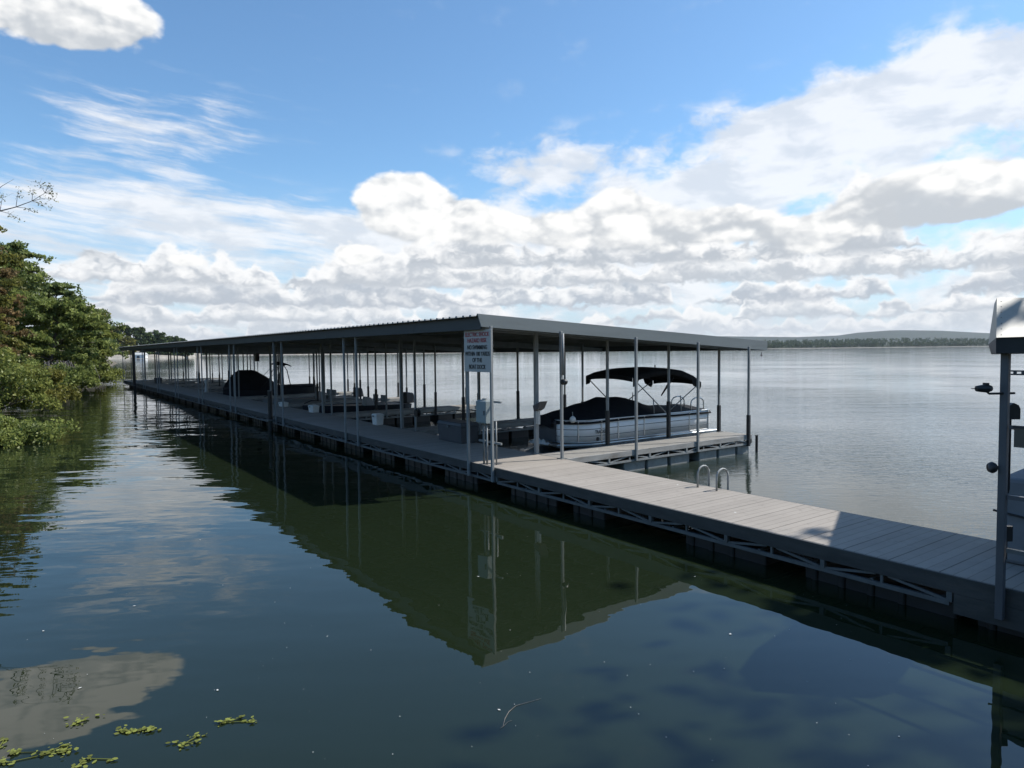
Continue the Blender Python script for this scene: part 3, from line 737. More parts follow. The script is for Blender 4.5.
    mb = MB(); mb.tube([(HX - .3, 7.65, 2.3), (HX - .33, 7.5, 2.1), (HX - .36, 7.2, 1.75)], [.035, .04, .02], 8); mb.build('rolled_strap', M['canvas'], bt, smooth=True)
    mb = MB(); mb.lathe([(0, -.02), (.02, -.01), (.02, .05), (0, .07)], (.2, 7.4, 2.62), 8); mb.build('antenna', M['blackm'], bt)
    # tow rails at the stern
    for x_ in (.35, 1.12):
        pts = [(x_, 8.0, 1.3)] + [(x_, 8.0 + .3 * (1 - math.cos(math.pi * i / 8)), 1.5 + .16 * math.sin(math.pi * i / 8)) for i in range(9)] + [(x_, 8.6, 1.28)]
        mb = MB(); mb.tube(pts, .02, 8); mb.build('tow_rail', M['alu'], t, smooth=True)
    # outboard motor
    mb = MB(); mb.hexa([(-.18, 9.45, .55), (.18, 9.45, .55), (.14, 9.95, .6), (-.14, 9.95, .6), (-.15, 9.45, 1.12), (.15, 9.45, 1.12), (.11, 9.9, 1.05), (-.11, 9.9, 1.05)])
    om = mb.build('outboard_motor', M['blackm'], t, bevel=.06)
    mb = MB(); mb.box(-.06, .06, 9.5, 9.72, -.35, .55); mb.build('motor_leg', M['blackm'], om)
    return t
pontoon_boat()
fe = thing('boat_fender', 'round white fender ball hanging at the bow corner of the pontoon boat', 'fender', (-1.55, 3.62, 1.28))
mb = MB(); mb.lathe([(.0, -.09), (.045, -.08), (.08, -.045), (.088, 0), (.077, .05), (.04, .085), (.015, .1), (0, .115)], n=16); mb.build('ball', M['white'], fe, smooth=True)
mb = MB(); mb.tube([(0, 0, .13), (-.08, .06, .2)], .008, 6); mb.build('rope', M['pale'], fe)
tp = thing('folded_tarp', 'crumpled pale grey tarp on the bow deck of the pontoon boat', 'tarp', (-2.3, 3.0, .60))
mb = MB()
mb.grid(lambda u, v: (-.42 + .84 * u, -.02 + .2 * v, .005 + max(0, .12 * math.sin(u * math.pi) * math.sin(v * math.pi) + .03 * math.sin(u * 23 + v * 9) * math.sin(v * math.pi))), 30, 10); mb.build('cloth', M['pale'], tp, smooth=True)

def hull_mesh(L, W, h, z0=.0, rake=.5):
    """open runabout hull, bow towards -y, built from stations"""
    mb = MB(); st = 14; rows = []
    for i in range(st + 1):
        u = i / st; y = u * L
        hw = W / 2 * min(1, (1 - (1 - min(u / .55, 1)) ** 2.2)) if u < .55 else W / 2
        hw = max(hw, .03); sheer = h + .14 * (1 - u) ** 2
        keel = -.2 + .35 * max(0, 1 - u / .35) ** 2
        rows.append([(-hw, y - (.0 if u > 0 else 0), sheer), (-hw * .96, y, sheer - .12), (-hw * .82, y + .0, .05), (0, y, keel), (hw * .82, y, .05), (hw * .96, y, sheer - .12), (hw, y, sheer)])
    b = len(mb.v)
    for r in rows: mb.v += r
    for i in range(st):
        for j in range(6):
            a = b + i * 7 + j; mb.f.append((a, a + 1, a + 8, a + 7)); mb.m.append(0)
    mb.f.append(tuple(b + st * 7 + j for j in range(7))); mb.m.append(0)
    return mb, rows

def ski_boat(x):
    t = thing('ski_boat', 'dark ski boat under a peaked black cover with a tow tower, far along the dock', 'ski boat', (x, 2.15, 0))
    mb, rows = hull_mesh(6.0, 2.3, .85); mb.build('hull', M['hull'], t, smooth=True)
    def cov(u, v):
        y = .05 + u * 3.35; s = v * 2 - 1
        hw = 1.15 * min(1, (1 - (1 - min(y / 6 / .55, 1)) ** 2.2)) + .05
        rz = np.interp(y, [0, .3, .7, 1.0, 1.9, 2.1, 2.8, 3.4], [1.0, 1.45, 1.9, 2.1, 2.08, 2.02, 1.6, 1.15])
        f = 1 - abs(s) ** 1.2
        return (s * hw, y, .8 + (rz - .8) * f - .06 * math.sin(math.pi * abs(s)))
    mb = MB(); mb.grid(cov, 30, 20); mb.build('boat_cover', M['canvas'], t, smooth=True)
    mb = MB(); mb.grid(lambda u, v: ((v * 2 - 1) * 1.1, 3.4 + u * 2.5, .9 + .12 * (1 - (v * 2 - 1) ** 2)), 6, 10); mb.build('stern_cover', M['canvas'], t, smooth=True)
    tw = MB()
    for s in (-1, 1):
        tw.tube([(s * 1.05, 3.1, .9), (s * .95, 3.45, 1.9), (s * .8, 3.7, 2.4)], .035, 8); tw.tube([(s * 1.05, 4.1, .9), (s * .95, 3.9, 2.0), (s * .8, 3.7, 2.4)], .03, 8)
        tw.tube([(s * 1.0, 2.2, .95), (s * .9, 3.4, 2.2)], .018, 6)
    tw.tube([(-.8, 3.7, 2.4), (-.4, 3.65, 2.58), (.4, 3.65, 2.58), (.8, 3.7, 2.4)], .04, 8)
    tr = tw.build('tow_tower', M['blackm'], t, smooth=True)
    mb = MB(); mb.grid(lambda u, v: ((v * 2 - 1) * .85, 3.3 + u * .95, 2.52 + .1 * math.sin(u * 2.2) - .12 * (v * 2 - 1) ** 2 - .2 * u * u), 8, 8); o = mb.build('tower_canopy', M['canvas'], tr, smooth=True)
    o.modifiers.new('thick', 'SOLIDIFY').thickness = .05
ski_boat(-34.7)

def fishing_boat(x, label, hullm):
    t = thing('fishing_boat', label, 'fishing boat', (x, 2.4, 0), 'open fishing boats in the slips')
    mb, rows = hull_mesh(5.3, 2.05, .52); mb.build('hull', hullm, t, smooth=True)
    mb = MB()
    pts = [(r[0][0] * .95, r[0][1], r[0][2] - .03) for r in rows]; q = [(-p[0], p[1], p[2]) for p in pts]
    for i in range(len(rows) - 1): mb.quad(pts[i], q[i], q[i + 1], pts[i + 1])
    mb.build('deck', M['darkgrey'], t)
    mb = MB(); mb.hexa([(.2, 2.9, .5), (.75, 2.9, .5), (.75, 3.4, .5), (.2, 3.4, .5), (.28, 2.95, .98), (.68, 2.95, .98), (.68, 3.25, .9), (.28, 3.25, .9)]); mb.build('console', M['hull_grey'], t, bevel=.03)
    for sx in (-.45, .48):
        mb = MB(); mb.box(sx - .24, sx + .24, 3.55, 3.95, .5, .68); mb.box(sx - .24, sx + .24, 3.93, 4.03, .68, 1.0); mb.build('seat', M['hull_grey'], t, bevel=.03)
    mb = MB(); mb.hexa([(-.2, 5.4, .45), (.2, 5.4, .45), (.15, 6.0, .5), (-.15, 6.0, .5), (-.17, 5.4, 1.08), (.17, 5.4, 1.08), (.12, 5.9, 1.0), (-.12, 5.9, 1.0)])
    om = mb.build('outboard_motor', M['blackm'], t, bevel=.06)
    mb = MB(); mb.box(-.07, .07, 5.45, 5.7, -.4, .45); mb.build('motor_leg', M['blackm'], om)
    mb = MB(); mb.tube([(-.25, .15, .72), (-.25, .5, .85), (-.15, 1.0, .8)], .025, 8); mb.build('trolling_motor', M['blackm'], t)
fishing_boat(-19.9, 'nearer of two open fishing boats, dark hull with black outboard at its lake end', M['hull'])
fishing_boat(-26.6, 'farther of two open fishing boats, pale grey hull beside the tented ski boat', M['hull_grey'])

by = at(761.5, 352, 300); bo = thing('channel_buoy', 'tiny dark channel buoy far out on the open lake', 'buoy', (by.x, by.y, 0), dock=False)
mb = MB(); mb.lathe([(.0, -.3), (.45, -.3), (.45, .3), (.15, .5), (.15, 1.3), (.0, 1.4)], n=12); mb.build('float', M['orange'], bo)

# ------------------------------------------------------------------ the roofed shelter at the right edge
sh = thing('dock_shelter', 'dark shelter post with pale riveted metal roof at the right edge of the gangway', 'shelter', (0, 0, 0), dock=False)
def wp(px, py, Y): return at(px, py, Y)
inv = DOCK.inverted()
pb = DOCK @ Vector((9.72, -.10, 0))
mb = MB(); mb.box(-.037, .037, -.037, .037, .24, 3.14)
po = mb.build('post', M['shelter_post'], sh, bevel=.006); po.location = (pb.x, pb.y, 0); po.rotation_euler = (0, 0, TH)
# pale roof: sloped front panel, narrow return on the left, dark soffit band
Yf = pb.y - .15
a0, a1 = wp(996.3, 337.6, Yf), wp(1110, 334, Yf - .15)
b0, b1 = wp(996.9, 297.8, Yf + .5), wp(1110, 297.2, Yf + .35)
c0, c1 = wp(988.2, 344.5, Yf + .75), wp(994.2, 304.0, Yf + 1.0)
th_ = Vector((.0, .5, -.03))
mb = MB(); mb.poly([a0, a1, b1, b0]); mb.poly([c0, a0, b0, c1])
bk = [b1 + Vector((1.8, 1.8, -.3)), b0 + Vector((1.5, 1.8, -.3))]
mb.poly([b0, b1, bk[0], bk[1]]); mb.poly([c1, b0, bk[1]]); mb.poly([a0, a1, a1 + Vector((1.9, 1.9, -.05)), a0 + Vector((1.6, 1.9, -.05))][::-1])
rf = mb.build('roof', M['shelter_roof'], sh)
for px in (1001.0, 1021.0):
    for i in range(7):
        p = wp(px, 337.6, Yf).lerp(wp(px - (px - 997) * .02, 297.8, Yf + .5), .06 + i * .14)
        mb = MB(); mb.lathe([(0, -.004), (.006, -.003), (.007, 0), (0, .002)], p + Vector((0, -.004, 0)), 8, 'y'); mb.build('rivet', M['galv_dark'], rf)
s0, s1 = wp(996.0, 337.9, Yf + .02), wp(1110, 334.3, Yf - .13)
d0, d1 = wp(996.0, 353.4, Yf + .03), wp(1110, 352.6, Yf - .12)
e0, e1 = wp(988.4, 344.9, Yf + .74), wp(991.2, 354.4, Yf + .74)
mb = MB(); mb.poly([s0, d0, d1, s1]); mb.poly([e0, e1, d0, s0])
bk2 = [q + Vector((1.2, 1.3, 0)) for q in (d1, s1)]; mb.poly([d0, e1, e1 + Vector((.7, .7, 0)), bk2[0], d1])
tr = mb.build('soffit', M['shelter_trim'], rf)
def on_post(dx, dy, z): return Vector((pb.x + dx, pb.y + dy, z))
er = Vector((math.cos(TH), math.sin(TH), 0))
mb = MB()
def sbar(z, w, m, nm, l=2.4, holes=False):
    mb = MB(); p0 = Vector((pb.x, pb.y, z)) + er * .05; p1 = p0 + er * l
    if holes:
        mb.bar(p0 + Vector((0, 0, w * .4)), p1 + Vector((0, 0, w * .4)), w * .35); mb.bar(p0 - Vector((0, 0, w * .4)), p1 - Vector((0, 0, w * .4)), w * .35)
        for i in range(34): q = p0.lerp(p1, (i + .5) / 34); mb.bar(q + Vector((0, 0, w * .4)), q - Vector((0, 0, w * .4)), w * .5)
    else: mb.bar(p0, p1, w)
    return mb.build(nm, m, sh)
sbar(2.885, .045, M['shelter_post'], 'strut', holes=True); sbar(2.31, .04, M['shelter_post'], 'strut'); sbar(1.57, .045, M['shelter_post'], 'strut'); sbar(1.0, .045, M['galv_dark'], 'strut')
p2 = pb + er * 2.45
mb = MB(); mb.box(-.05, .05, -.05, .05, .24, 3.14); po2 = mb.build('post', M['shelter_post'], sh, bevel=.006); po2.location = (p2.x, p2.y, 0); po2.rotation_euler = (0, 0, TH)
q0 = Vector((pb.x, pb.y, 1.0)) + er * .42; mb = MB(); mb.tube([q0, q0 + er * -.1 + Vector((0, 0, -.42))], .012, 6); mb.tube([q0, q0 + er * .05 + Vector((0, 0, -.42))], .012, 6); mb.build('brace', M['galv_dark'], sh)
# unseen roof slab and posts, added to cast the shade on the gangway
U = [(7.9, 6.5), (9.24, 3.62), (22, 3.62), (22, 6.5)]
mb = MB(); lowr = [DOCK @ Vector((x, y, 5.15)) for x, y in U]; upr = [p + Vector((0, 0, .14)) for p in lowr]
mb.hexa(lowr + upr); mb.build('upper_roof', M['shelter_roof'], sh, bevel=.01)
for (x, y) in ((10.3, 3.9), (10.0, 6.0), (21, 3.9), (21, 6.0)):
    mb = MB(); q = DOCK @ Vector((x, y, 0)); mb.tube([(q.x, q.y, -.4), (q.x, q.y, 5.14)], .07, 8); mb.build('upper_post', M['shelter_post'], sh)

# fittings on the shelter post
cmr = thing('security_camera', 'small dark security camera on a bracket left of the shelter post', 'camera', tuple(wp(984.5, 388.5, pb.y - .03)), dock=False)
mb = MB(); mb.lathe([(.0, -.09), (.03, -.085), (.038, -.04), (.045, .03), (.03, .07), (.0, .08)], (0, 0, 0), 12, 'x'); mb.box(.0, .03, -.03, .03, .02, .06); mb.build('camera_body', M['blackm'], cmr, smooth=False)
mb = MB(); mb.tube([(.02, 0, -.03), (.05, 0, -.055), (.34, .03, -.055)], .012, 6); mb.tube([(-.14, 0, 0), (-.085, 0, 0)], .004, 6); mb.build('bracket', M['blackm'], cmr)
mbx = thing('dome_meter', 'dark dome topped meter box on a thin pole right behind the shelter post', 'meter box', tuple(wp(1010.5, 419, pb.y + .08)), dock=False)
mb = MB()
sec = [(-.055, 0), (-.055, .10), (-.04, .155), (0, .175), (.05, .15), (.068, .11), (.068, 0)]
n = len(sec)
mb.poly([(x, -.05, z) for x, z in sec]); mb.poly([(x, .06, z) for x, z in sec][::-1])
for (xa, za), (xb, zb_) in zip(sec, sec[1:] + sec[:1]): mb.quad((xa, -.05, za), (xb, -.05, zb_), (xb, .06, zb_), (xa, .06, za))
mb.build('housing', M['blackm'], mbx, bevel=.006)
mb = MB(); mb.tube([(.0, 0, .0), (0, 0, -.75), (-.01, 0, -.8)], .011, 8); mb.build('pole', M['blackm'], mbx); mb = MB(); mb.tube([(-.03, .02, -.35), (-.03, .02, -1.35)], .028, 8); mb.build('conduit', M['galv_dark'], mbx, smooth=True)
bb = thing('notice_board', 'brown board hanging from the shelter strut at the right edge', 'board', tuple(wp(1014, 447, pb.y - .1)), dock=False, rz=TH)
mb = MB(); mb.box(0, .55, -.01, .012, 0, .20); mb.build('panel', M['brown'], bb); mb = MB(); mb.box(-.01, .56, -.015, .018, .20, .225); mb.build('top_rail', M['shelter_trim'], bb)
kb = thing('post_reel', 'small dark round reel on the lake side of the shelter post', 'reel', tuple(wp(992, 467.5, pb.y + .03)), dock=False)
mb = MB(); mb.lathe([(0, -.03), (.05, -.028), (.062, 0), (.05, .028), (0, .03)], (0, 0, 0), 16, 'x'); mb.build('drum', M['blackm'], kb, smooth=True); mb = MB(); mb.tube([(0, 0, 0), (.16, -.02, .01)], .014, 6); mb.build('axle', M['blackm'], kb)
cb = thing('storage_cabinet', 'tall grey tarp covered cabinet standing on the gangway behind the shelter post', 'cabinet', (10.42, 1.05, ZD + .004))
mb = MB(); mb.hexa([(-1.12, -.1, 0), (1.6, -.1, 0), (1.6, .8, 0), (-1.12, .8, 0), (-1.10, -.08, 1.02), (1.55, -.08, 1.06), (1.55, .78, 1.1), (-1.10, .78, 1.06)]); cbo = mb.build('cover', M['grey_canvas'], cb, bevel=.05)
mb = MB(); mb.tube([(-1.13, -.13, .62), (0, -.16, .5), (1.0, -.15, .66), (1.62, -.13, .6)], .014, 6); mb.build('rope', M['blackm'], cb)
ob = thing('outlet_box', 'little black outlet box low beside the shelter post', 'outlet box', tuple(wp(1004.5, 541, pb.y + .14)), dock=False)
mb = MB(); mb.box(-.02, .07, -.03, .03, .0, .17); mb.build('housing', M['blackm'], ob, bevel=.006); mb = MB(); mb.tube([(.02, 0, 0), (.02, 0, -.2)], .012, 6); mb.build('conduit', M['blackm'], ob)

# ------------------------------------------------------------------ land, trees, shore
def sheet(name, rows, m, label, cat, smooth=True):
    mb = MB(); n = len(rows[0]); b = 0
    for r in rows: mb.v += [tuple(p) for p in r]
    for i in range(len(rows) - 1):
        for j in range(n - 1):
            mb.f.append((i * n + j, i * n + j + 1, (i + 1) * n + j + 1, (i + 1) * n + j)); mb.m.append(0)
    return tag(mb.build(name, m, smooth=smooth), label, cat, kind='structure')
shore = [(-19, 4), (-21.5, 16), (-23.5, 26), (-29.5, 36), (-38, 52), (-49, 68), (-58, 84), (-70, 105), (-90, 150), (-150, 260), (-330, 430)]
rows = []
for (off, z) in ((-.4, -.4), (.6, .15), (2.5, .9), (8, 2.4), (20, 5), (60, 10), (160, 14)):
    rows.append([(x - off * .86 + random.uniform(-.3, .3) * min(1, off), y + off * .35, z + random.uniform(-.12, .12) * (z > .1)) for x, y in shore])
sheet('bank', rows, M['soil'], 'wooded dirt bank along the left shore', 'bank')

def leaf_mesh(name, centers, radii, per, size, m, parent, flat=.55, squash=.6, tint=None, up=.35):
    """many small leaf faces scattered through clumps; 'tint' gives each clump its own leaf colour"""
    nC = len(centers); centers = np.asarray(centers, float); radii = np.asarray(radii, float)
    P = np.repeat(centers, per, 0); r = np.repeat(radii, per)
    d = rng.normal(size=P.shape); d /= np.linalg.norm(d, axis=1, keepdims=True) + 1e-9
    rr = rng.random(len(P)) ** .45
    P = P + d * (r * rr)[:, None] * np.array([1, 1, squash])
    nrm = rng.normal(size=P.shape) * np.array([1, 1, flat]) + d * .5 + np.array([0, 0, up]); nrm /= np.linalg.norm(nrm, axis=1, keepdims=True) + 1e-9
    t = np.cross(nrm, rng.normal(size=P.shape)); t /= np.linalg.norm(t, axis=1, keepdims=True) + 1e-9
    b = np.cross(nrm, t)
    s = size * (.6 + .8 * rng.random(len(P)))[:, None]
    V = np.stack([P - t * s, P + b * s * .5 - t * s * .1, P + t * s, P - b * s * .5 + t * s * .1], 1).reshape(-1, 3)
    n = len(P); me = bpy.data.meshes.new(name)
    me.vertices.add(n * 4); me.loops.add(n * 4); me.polygons.add(n)
    me.vertices.foreach_set('co', V.astype(np.float32).ravel())
    me.loops.foreach_set('vertex_index', np.arange(n * 4, dtype=np.int32))
    me.polygons.foreach_set('loop_start', np.arange(0, n * 4, 4, dtype=np.int32)); me.polygons.foreach_set('loop_total', np.full(n, 4, np.int32))
    me.update(calc_edges=True)
    tt = np.clip((np.repeat(rng.random(nC) if tint is None else np.asarray(tint), per) * .7 + rng.random(n) * .5 - .1), 0, 1)
    a = me.attributes.new('tint', 'FLOAT', 'FACE'); a.data.foreach_set('value', tt.astype(np.float32))
    me.materials.append(m); me.validate(); o = bpy.data.objects.new(name, me); C.objects.link(o)
    if parent: o.parent = parent
    return o

LM = dict(
    green=leaf_mat('leaf_green', (.09, .125, .038), (.29, .33, .09)),
    yellow=leaf_mat('leaf_yellow_green', (.095, .13, .034), (.30, .32, .085)),
    pine=leaf_mat('leaf_pine', (.08, .115, .042), (.26, .30, .095), .4),
    rust=leaf_mat('leaf_rust', (.12, .095, .04), (.26, .17, .075)),
    olive=leaf_mat('leaf_olive', (.08, .095, .028), (.27, .25, .06)),
    far=leaf_mat('leaf_far', (.045, .07, .032), (.10, .135, .05), .2),
    weed=leaf_mat('leaf_weed', (.10, .11, .03), (.26, .29, .07), .2),
)

def limb_tree(name, label, cat, base, height, r, m, nlimb=22, crown0=.25, size=.22, per=55, lean=(0, 0), style='broad', clump=.75, group=None, trunk=.22, dense=4, tint=None):
    t = thing(name, label, cat, base, group, dock=False)
    tb = MB(); top = Vector((lean[0], lean[1], height))
    cur = lambda f: Vector((lean[0] * f ** 1.4, lean[1] * f ** 1.4, height * f))
    tb.tube([cur(f) + Vector((random.uniform(-.1, .1), random.uniform(-.1, .1), 0)) * (f > .1) for f in (0, .15, .3, .5, .7, .85, .97)], [trunk * q for q in (1.2, 1, .85, .62, .4, .25, .08)], 9)
    cen, rad, tn, out = [], [], [], []
    for i in range(nlimb):
        f = crown0 + (1 - crown0) * (i + random.random()) / nlimb
        p0 = cur(f); ang = i * 2.399 + random.uniform(-.5, .5)
        q = (f - crown0) / (1 - crown0)
        if style == 'pine': ln = r * (1.04 - q) ** .6 * random.choice([.5, .75, .9, 1.0, 1.2]) * random.uniform(.9, 1.1); rise = random.uniform(-.05, .30) * ln
        else: ln = r * math.sqrt(max(.06, 1 - (2 * q - .75) ** 2 / 1.7)) * random.uniform(.7, 1.1); rise = (q * 1.0 - .15) * ln * random.uniform(.4, 1)
        e = p0 + Vector((math.cos(ang) * ln, math.sin(ang) * ln, rise))
        mid = p0.lerp(e, .5) + Vector((0, 0, ln * (.06 if style == 'pine' else .12)))
        tb.tube([p0, mid, e], [trunk * .34 * (1 - q * .6), trunk * .2 * (1 - q * .6), trunk * .05], 6)
        cl_t = random.random()
        for j in range(dense):
            g = .35 + .65 * (j + random.random() * .8) / dense
            c = (p0.lerp(mid, g * 2) if g < .5 else mid.lerp(e, g * 2 - 1)) + Vector((random.gauss(0, .3), random.gauss(0, .3), random.gauss(.05, .16))) * clump
            cen.append(c); rad.append(clump * random.uniform(.6, 1.25) * (1.1 - .3 * g)); tn.append(min(1, max(0, cl_t * .6 + random.random() * .4)))
        if dense >= 6:
            dv = (e - mid).normalized()
            for j in range(3):
                w_ = e + dv * random.uniform(.1, .5) * clump + Vector((random.gauss(0, .5), random.gauss(0, .5), random.gauss(0, .35))) * clump
                out.append(w_); tb.tube([mid.lerp(e, random.uniform(.5, 1)), w_ + dv * random.uniform(0, .5)], [trunk * .05, trunk * .02], 4)
    for j in range(4): cen.append(cur(.93 + .02 * j) + Vector((random.gauss(0, .2), random.gauss(0, .2), 0))); rad.append(clump * .6); tn.append(.6)
    tb.build('trunk', M['bark'], t, smooth=True)
    if out: leaf_mesh('outer_leaves', out, [clump * .8] * len(out), 20, size * .9, m, t, squash=.7, up=.2)
    leaf_mesh('crown', cen, rad, per, size, m, t, squash=.22 if style == 'pine' else .62, flat=.8, tint=tn, up=.6 if style == 'pine' else .3)
    return t

def px_base(px, Y, z=0.6):
    p = at(px, 355, Y); return (p.x, Y, z)
# the wood along the left bank, near to far
limb_tree('autumn_tree', 'near bank tree with yellow green and rusty autumn leaves at the left edge', 'tree', px_base(-52, 33, 1.2), 8.2, 3, LM['olive'], 52, .1, .10, 56, (.4, 0), clump=.32, dense=10, trunk=.16)
limb_tree('rust_tree', 'thin rusty brown leaved tree at the left edge behind the yellow green bushes', 'tree', px_base(-14, 39, 1.2), 7.4, 1.6, LM['rust'], 30, .2, .10, 50, (.2, 0), clump=.36, dense=6, trunk=.1)
limb_tree('pine_tree', 'tallest dark green pine on the left bank with layered limbs reaching over the water', 'tree', px_base(6, 62, 1.5), 11.6, 6, LM['pine'], 70, .08, .17, 42, (1.2, 0), 'pine', clump=.56, dense=11, trunk=.3)
limb_tree('pine_tree', 'second dark pine on the left bank, standing behind the tallest pine', 'tree', px_base(50, 78, 1.5), 9.6, 6.3, LM['pine'], 62, .08, .19, 42, (1.2, 0), 'pine', clump=.62, dense=11, trunk=.3)
limb_tree('leafy_tree', 'bright green broadleaf tree leaning over the water below the pines', 'tree', px_base(48, 58, 0.9), 6, 3.8, LM['green'], 54, .06, .15, 42, (1.2, 0), clump=.44, dense=10, trunk=.18)
limb_tree('leafy_tree', 'yellowish green broadleaf tree at the tip of the left bank beside the open water', 'tree', px_base(77, 72, 0.9), 5.6, 3.6, LM['yellow'], 52, .05, .16, 42, (.9, 0), clump=.46, dense=10, trunk=.18)
limb_tree('leafy_tree', 'round green tree filling the wood behind the rusty tree', 'tree', px_base(-10, 54, 1.5), 8.6, 4.2, LM['green'], 54, .1, .15, 42, (.6, 0), clump=.48, dense=10, trunk=.22)
limb_tree('leafy_tree', 'olive green tree behind the pines, its crown low against the sky', 'tree', px_base(70, 100, 1.5), 7.4, 4.8, LM['olive'], 50, .1, .22, 60, (.8, 0), clump=.75, dense=8, trunk=.25)

def bush(label, base, r, h, m, n=40, per=90, size=.09, reach=(0, 0), group='bushes overhanging the left shore', clump=.33):
    t = thing('bank_bush', label, 'bush', base, group, dock=False); st = MB(); cen, rad = [], []
    for i in range(n):
        a = random.uniform(0, 6.283); q = random.random() ** .6
        e = Vector((math.cos(a) * r * q + reach[0] * q, math.sin(a) * r * q + reach[1] * q, h * (random.uniform(.15, 1) * (1.08 - q * .55))))
        s = Vector((random.gauss(0, .15), random.gauss(0, .15), 0)); md_ = s.lerp(e, .55) + Vector((0, 0, h * .16))
        st.tube([s, md_, e], [.03, .018, .006], 5)
        cen.append(e); rad.append(clump * random.uniform(.7, 1.3)); cen.append(md_.lerp(e, .5)); rad.append(clump)
    st.build('stem', M['twig'], t, smooth=True); leaf_mesh('foliage', cen, rad, per, size, m, t, squash=.75)
    return t
bush('tall yellow green bush on the near left bank under the autumn tree', px_base(-12, 30.5, .5), 2.1, 3.3, LM['yellow'], 64, 150, .07, (.4, 0), clump=.42)
bush('low leafy bush trailing into the water at the left edge, nearest of the bushes', px_base(-4, 25, -.05), 1.9, 1.0, LM['green'], 60, 140, .06, (.5, -.2), clump=.3)
bush('olive bush between the yellow green bush and the bare brush', px_base(18, 38, .3), 2.3, 3.0, LM['olive'], 54, 140, .08, (.5, 0), clump=.45)
bush('dark green bush at the waterline under the leaning broadleaf tree', px_base(40, 50, .3), 3.0, 3.0, LM['green'], 54, 130, .10, (.6, 0), clump=.6)
bush('pale green bush at the waterline at the tip of the left bank', px_base(84, 74, .2), 2.8, 2.4, LM['yellow'], 50, 110, .12, (.6, 0), clump=.65)

br = thing('bare_brush', 'tangle of bare grey twigs hanging down to the water on the left bank', 'brush', px_base(56, 53, .2), dock=False)
mb = MB()
for i in range(130):
    s = Vector((random.gauss(0, .9), random.gauss(0, .5), random.uniform(1.4, 2.6))); e = s + Vector((random.gauss(0, .5), random.gauss(0, .3), -random.uniform(.8, 2.2)))
    mb.tube([s, s.lerp(e, .5) + Vector((random.gauss(0, .15), 0, .1)), e], [.022, .015, .006], 4)
for i in range(8):
    s = Vector((random.gauss(0, .5), 0, 0)); mb.tube([s, s + Vector((random.gauss(.1, .3), 0, 1.4)), s + Vector((random.gauss(.2, .6), 0, 2.6))], [.06, .045, .02], 6)
mb.build('twigs', M['twig'], br)

# tall thin tree whose upper limb reaches into view
tt = thing('sparse_tree', 'nearly bare limb with a few small leaves reaching in over the left edge', 'tree', px_base(-75, 24, 1.4), dock=False)
mb = MB(); B0 = Vector(px_base(-75, 24, 1.4)); rel = lambda px, py: at(px, py, 24) - B0
mb.tube([(0, 0, 0), (.1, 0, 3), (0, 0, 6), (.15, 0, 9)], [.16, .13, .1, .05], 8); mb.build('trunk', M['bark'], tt, smooth=True)
cen = []; mb = MB()
main = [Vector((.02, 0, 4.6)), rel(-30, 222), rel(0, 211), rel(16, 207), rel(32, 201), rel(45, 193), rel(53, 189)]
mb.tube(main, [.05, .034, .022, .016, .011, .007, .004], 6)
for (i, dx, dy, d2) in ((2, 10, -14, 5), (2, 16, 8, -3), (3, 5, -16, -5), (3, 16, 5, 2), (4, 2, -10, 4), (4, 16, -3, -3), (4, 10, 6, 1), (5, -4, -9, 2), (5, 10, -6, 2), (5, 9, 4, 0), (1, 22, -22, 8), (2, -4, -24, 9)):
    p = main[i]; k_ = 24 / 682; e = p + Vector((dx * k_, random.uniform(-.3, .3), -dy * k_)); mid = p.lerp(e, .5) + Vector((0, 0, .06))
    mb.tube([p, mid, e], [.010, .007, .003], 5)
    for j in range(5):
        q = mid.lerp(e, j / 4); cen.append(q + Vector((random.gauss(0, .05), random.gauss(0, .05), random.gauss(0, .05))))
        mb.tube([q, q + Vector((random.gauss(0, .14), random.gauss(0, .1), random.gauss(.03, .12)))], [.004, .002], 4)
top_l = [rel(-10, 196), rel(2, 186), rel(14, 179)]; mb.tube([main[1]] + top_l, [.02, .014, .009, .003], 5)
mb.build('limb', M['bark'], tt, smooth=True)
leaf_mesh('leaves', cen, [.15] * len(cen), 5, .034, LM['olive'], tt)

# the wooded shore that the photograph is taken from, behind the camera
cen, rad, tn = [], [], []
for i in range(900):
    X_ = random.uniform(-60, 55); d_ = random.random(); Y_ = -7 - 16 * d_ - abs(X_) * .02; h_ = random.uniform(.4, 1) * (4 + 7 * d_)
    cen.append((X_, Y_, h_)); rad.append(random.uniform(1.3, 2.4)); tn.append(random.random())
for i in range(500): cen.append((random.uniform(-60, 55), random.uniform(-9, -5), random.uniform(.5, 3.5))); rad.append(random.uniform(.9, 1.7)); tn.append(random.random())
wd = leaf_mesh('shore_woods', cen, rad, 26, .55, LM['green'], None, tint=tn)
tag(wd, 'dense green wood on the shore the gangway starts from', 'woods', kind='stuff')
rows = []
for (dy_, z) in ((0, -.4), (-1.5, .5), (-6, 2.2), (-30, 6)): rows.append([(X_, -2.6 + dy_ + .4 * math.sin(X_), z) for X_ in range(-70, 75, 6)])
sheet('near_shore', rows, M['soil'], 'dirt shore behind the viewpoint', 'shore')

rows = []
for off, z in ((0, -.4), (1.2, .5), (5, 2.0), (25, 6)): rows.append([(x + off * .8, y - off * .6, z) for x, y in ((11.5, -6), (12.2, 1), (13.5, 5), (18, 11), (28, 17), (50, 26), (90, 40))])
sheet('right_shore', rows, M['soil'], 'dirt shore on the right of the gangway', 'shore')
limb_tree('shade_tree', 'tall leafy tree on the shore right of the gangway, shading the near water', 'tree', (20.2, 6.0, .9), 16, 6.0, LM['green'], 44, .42, .24, 46, (0, .4), clump=1.7, dense=6, trunk=.3)
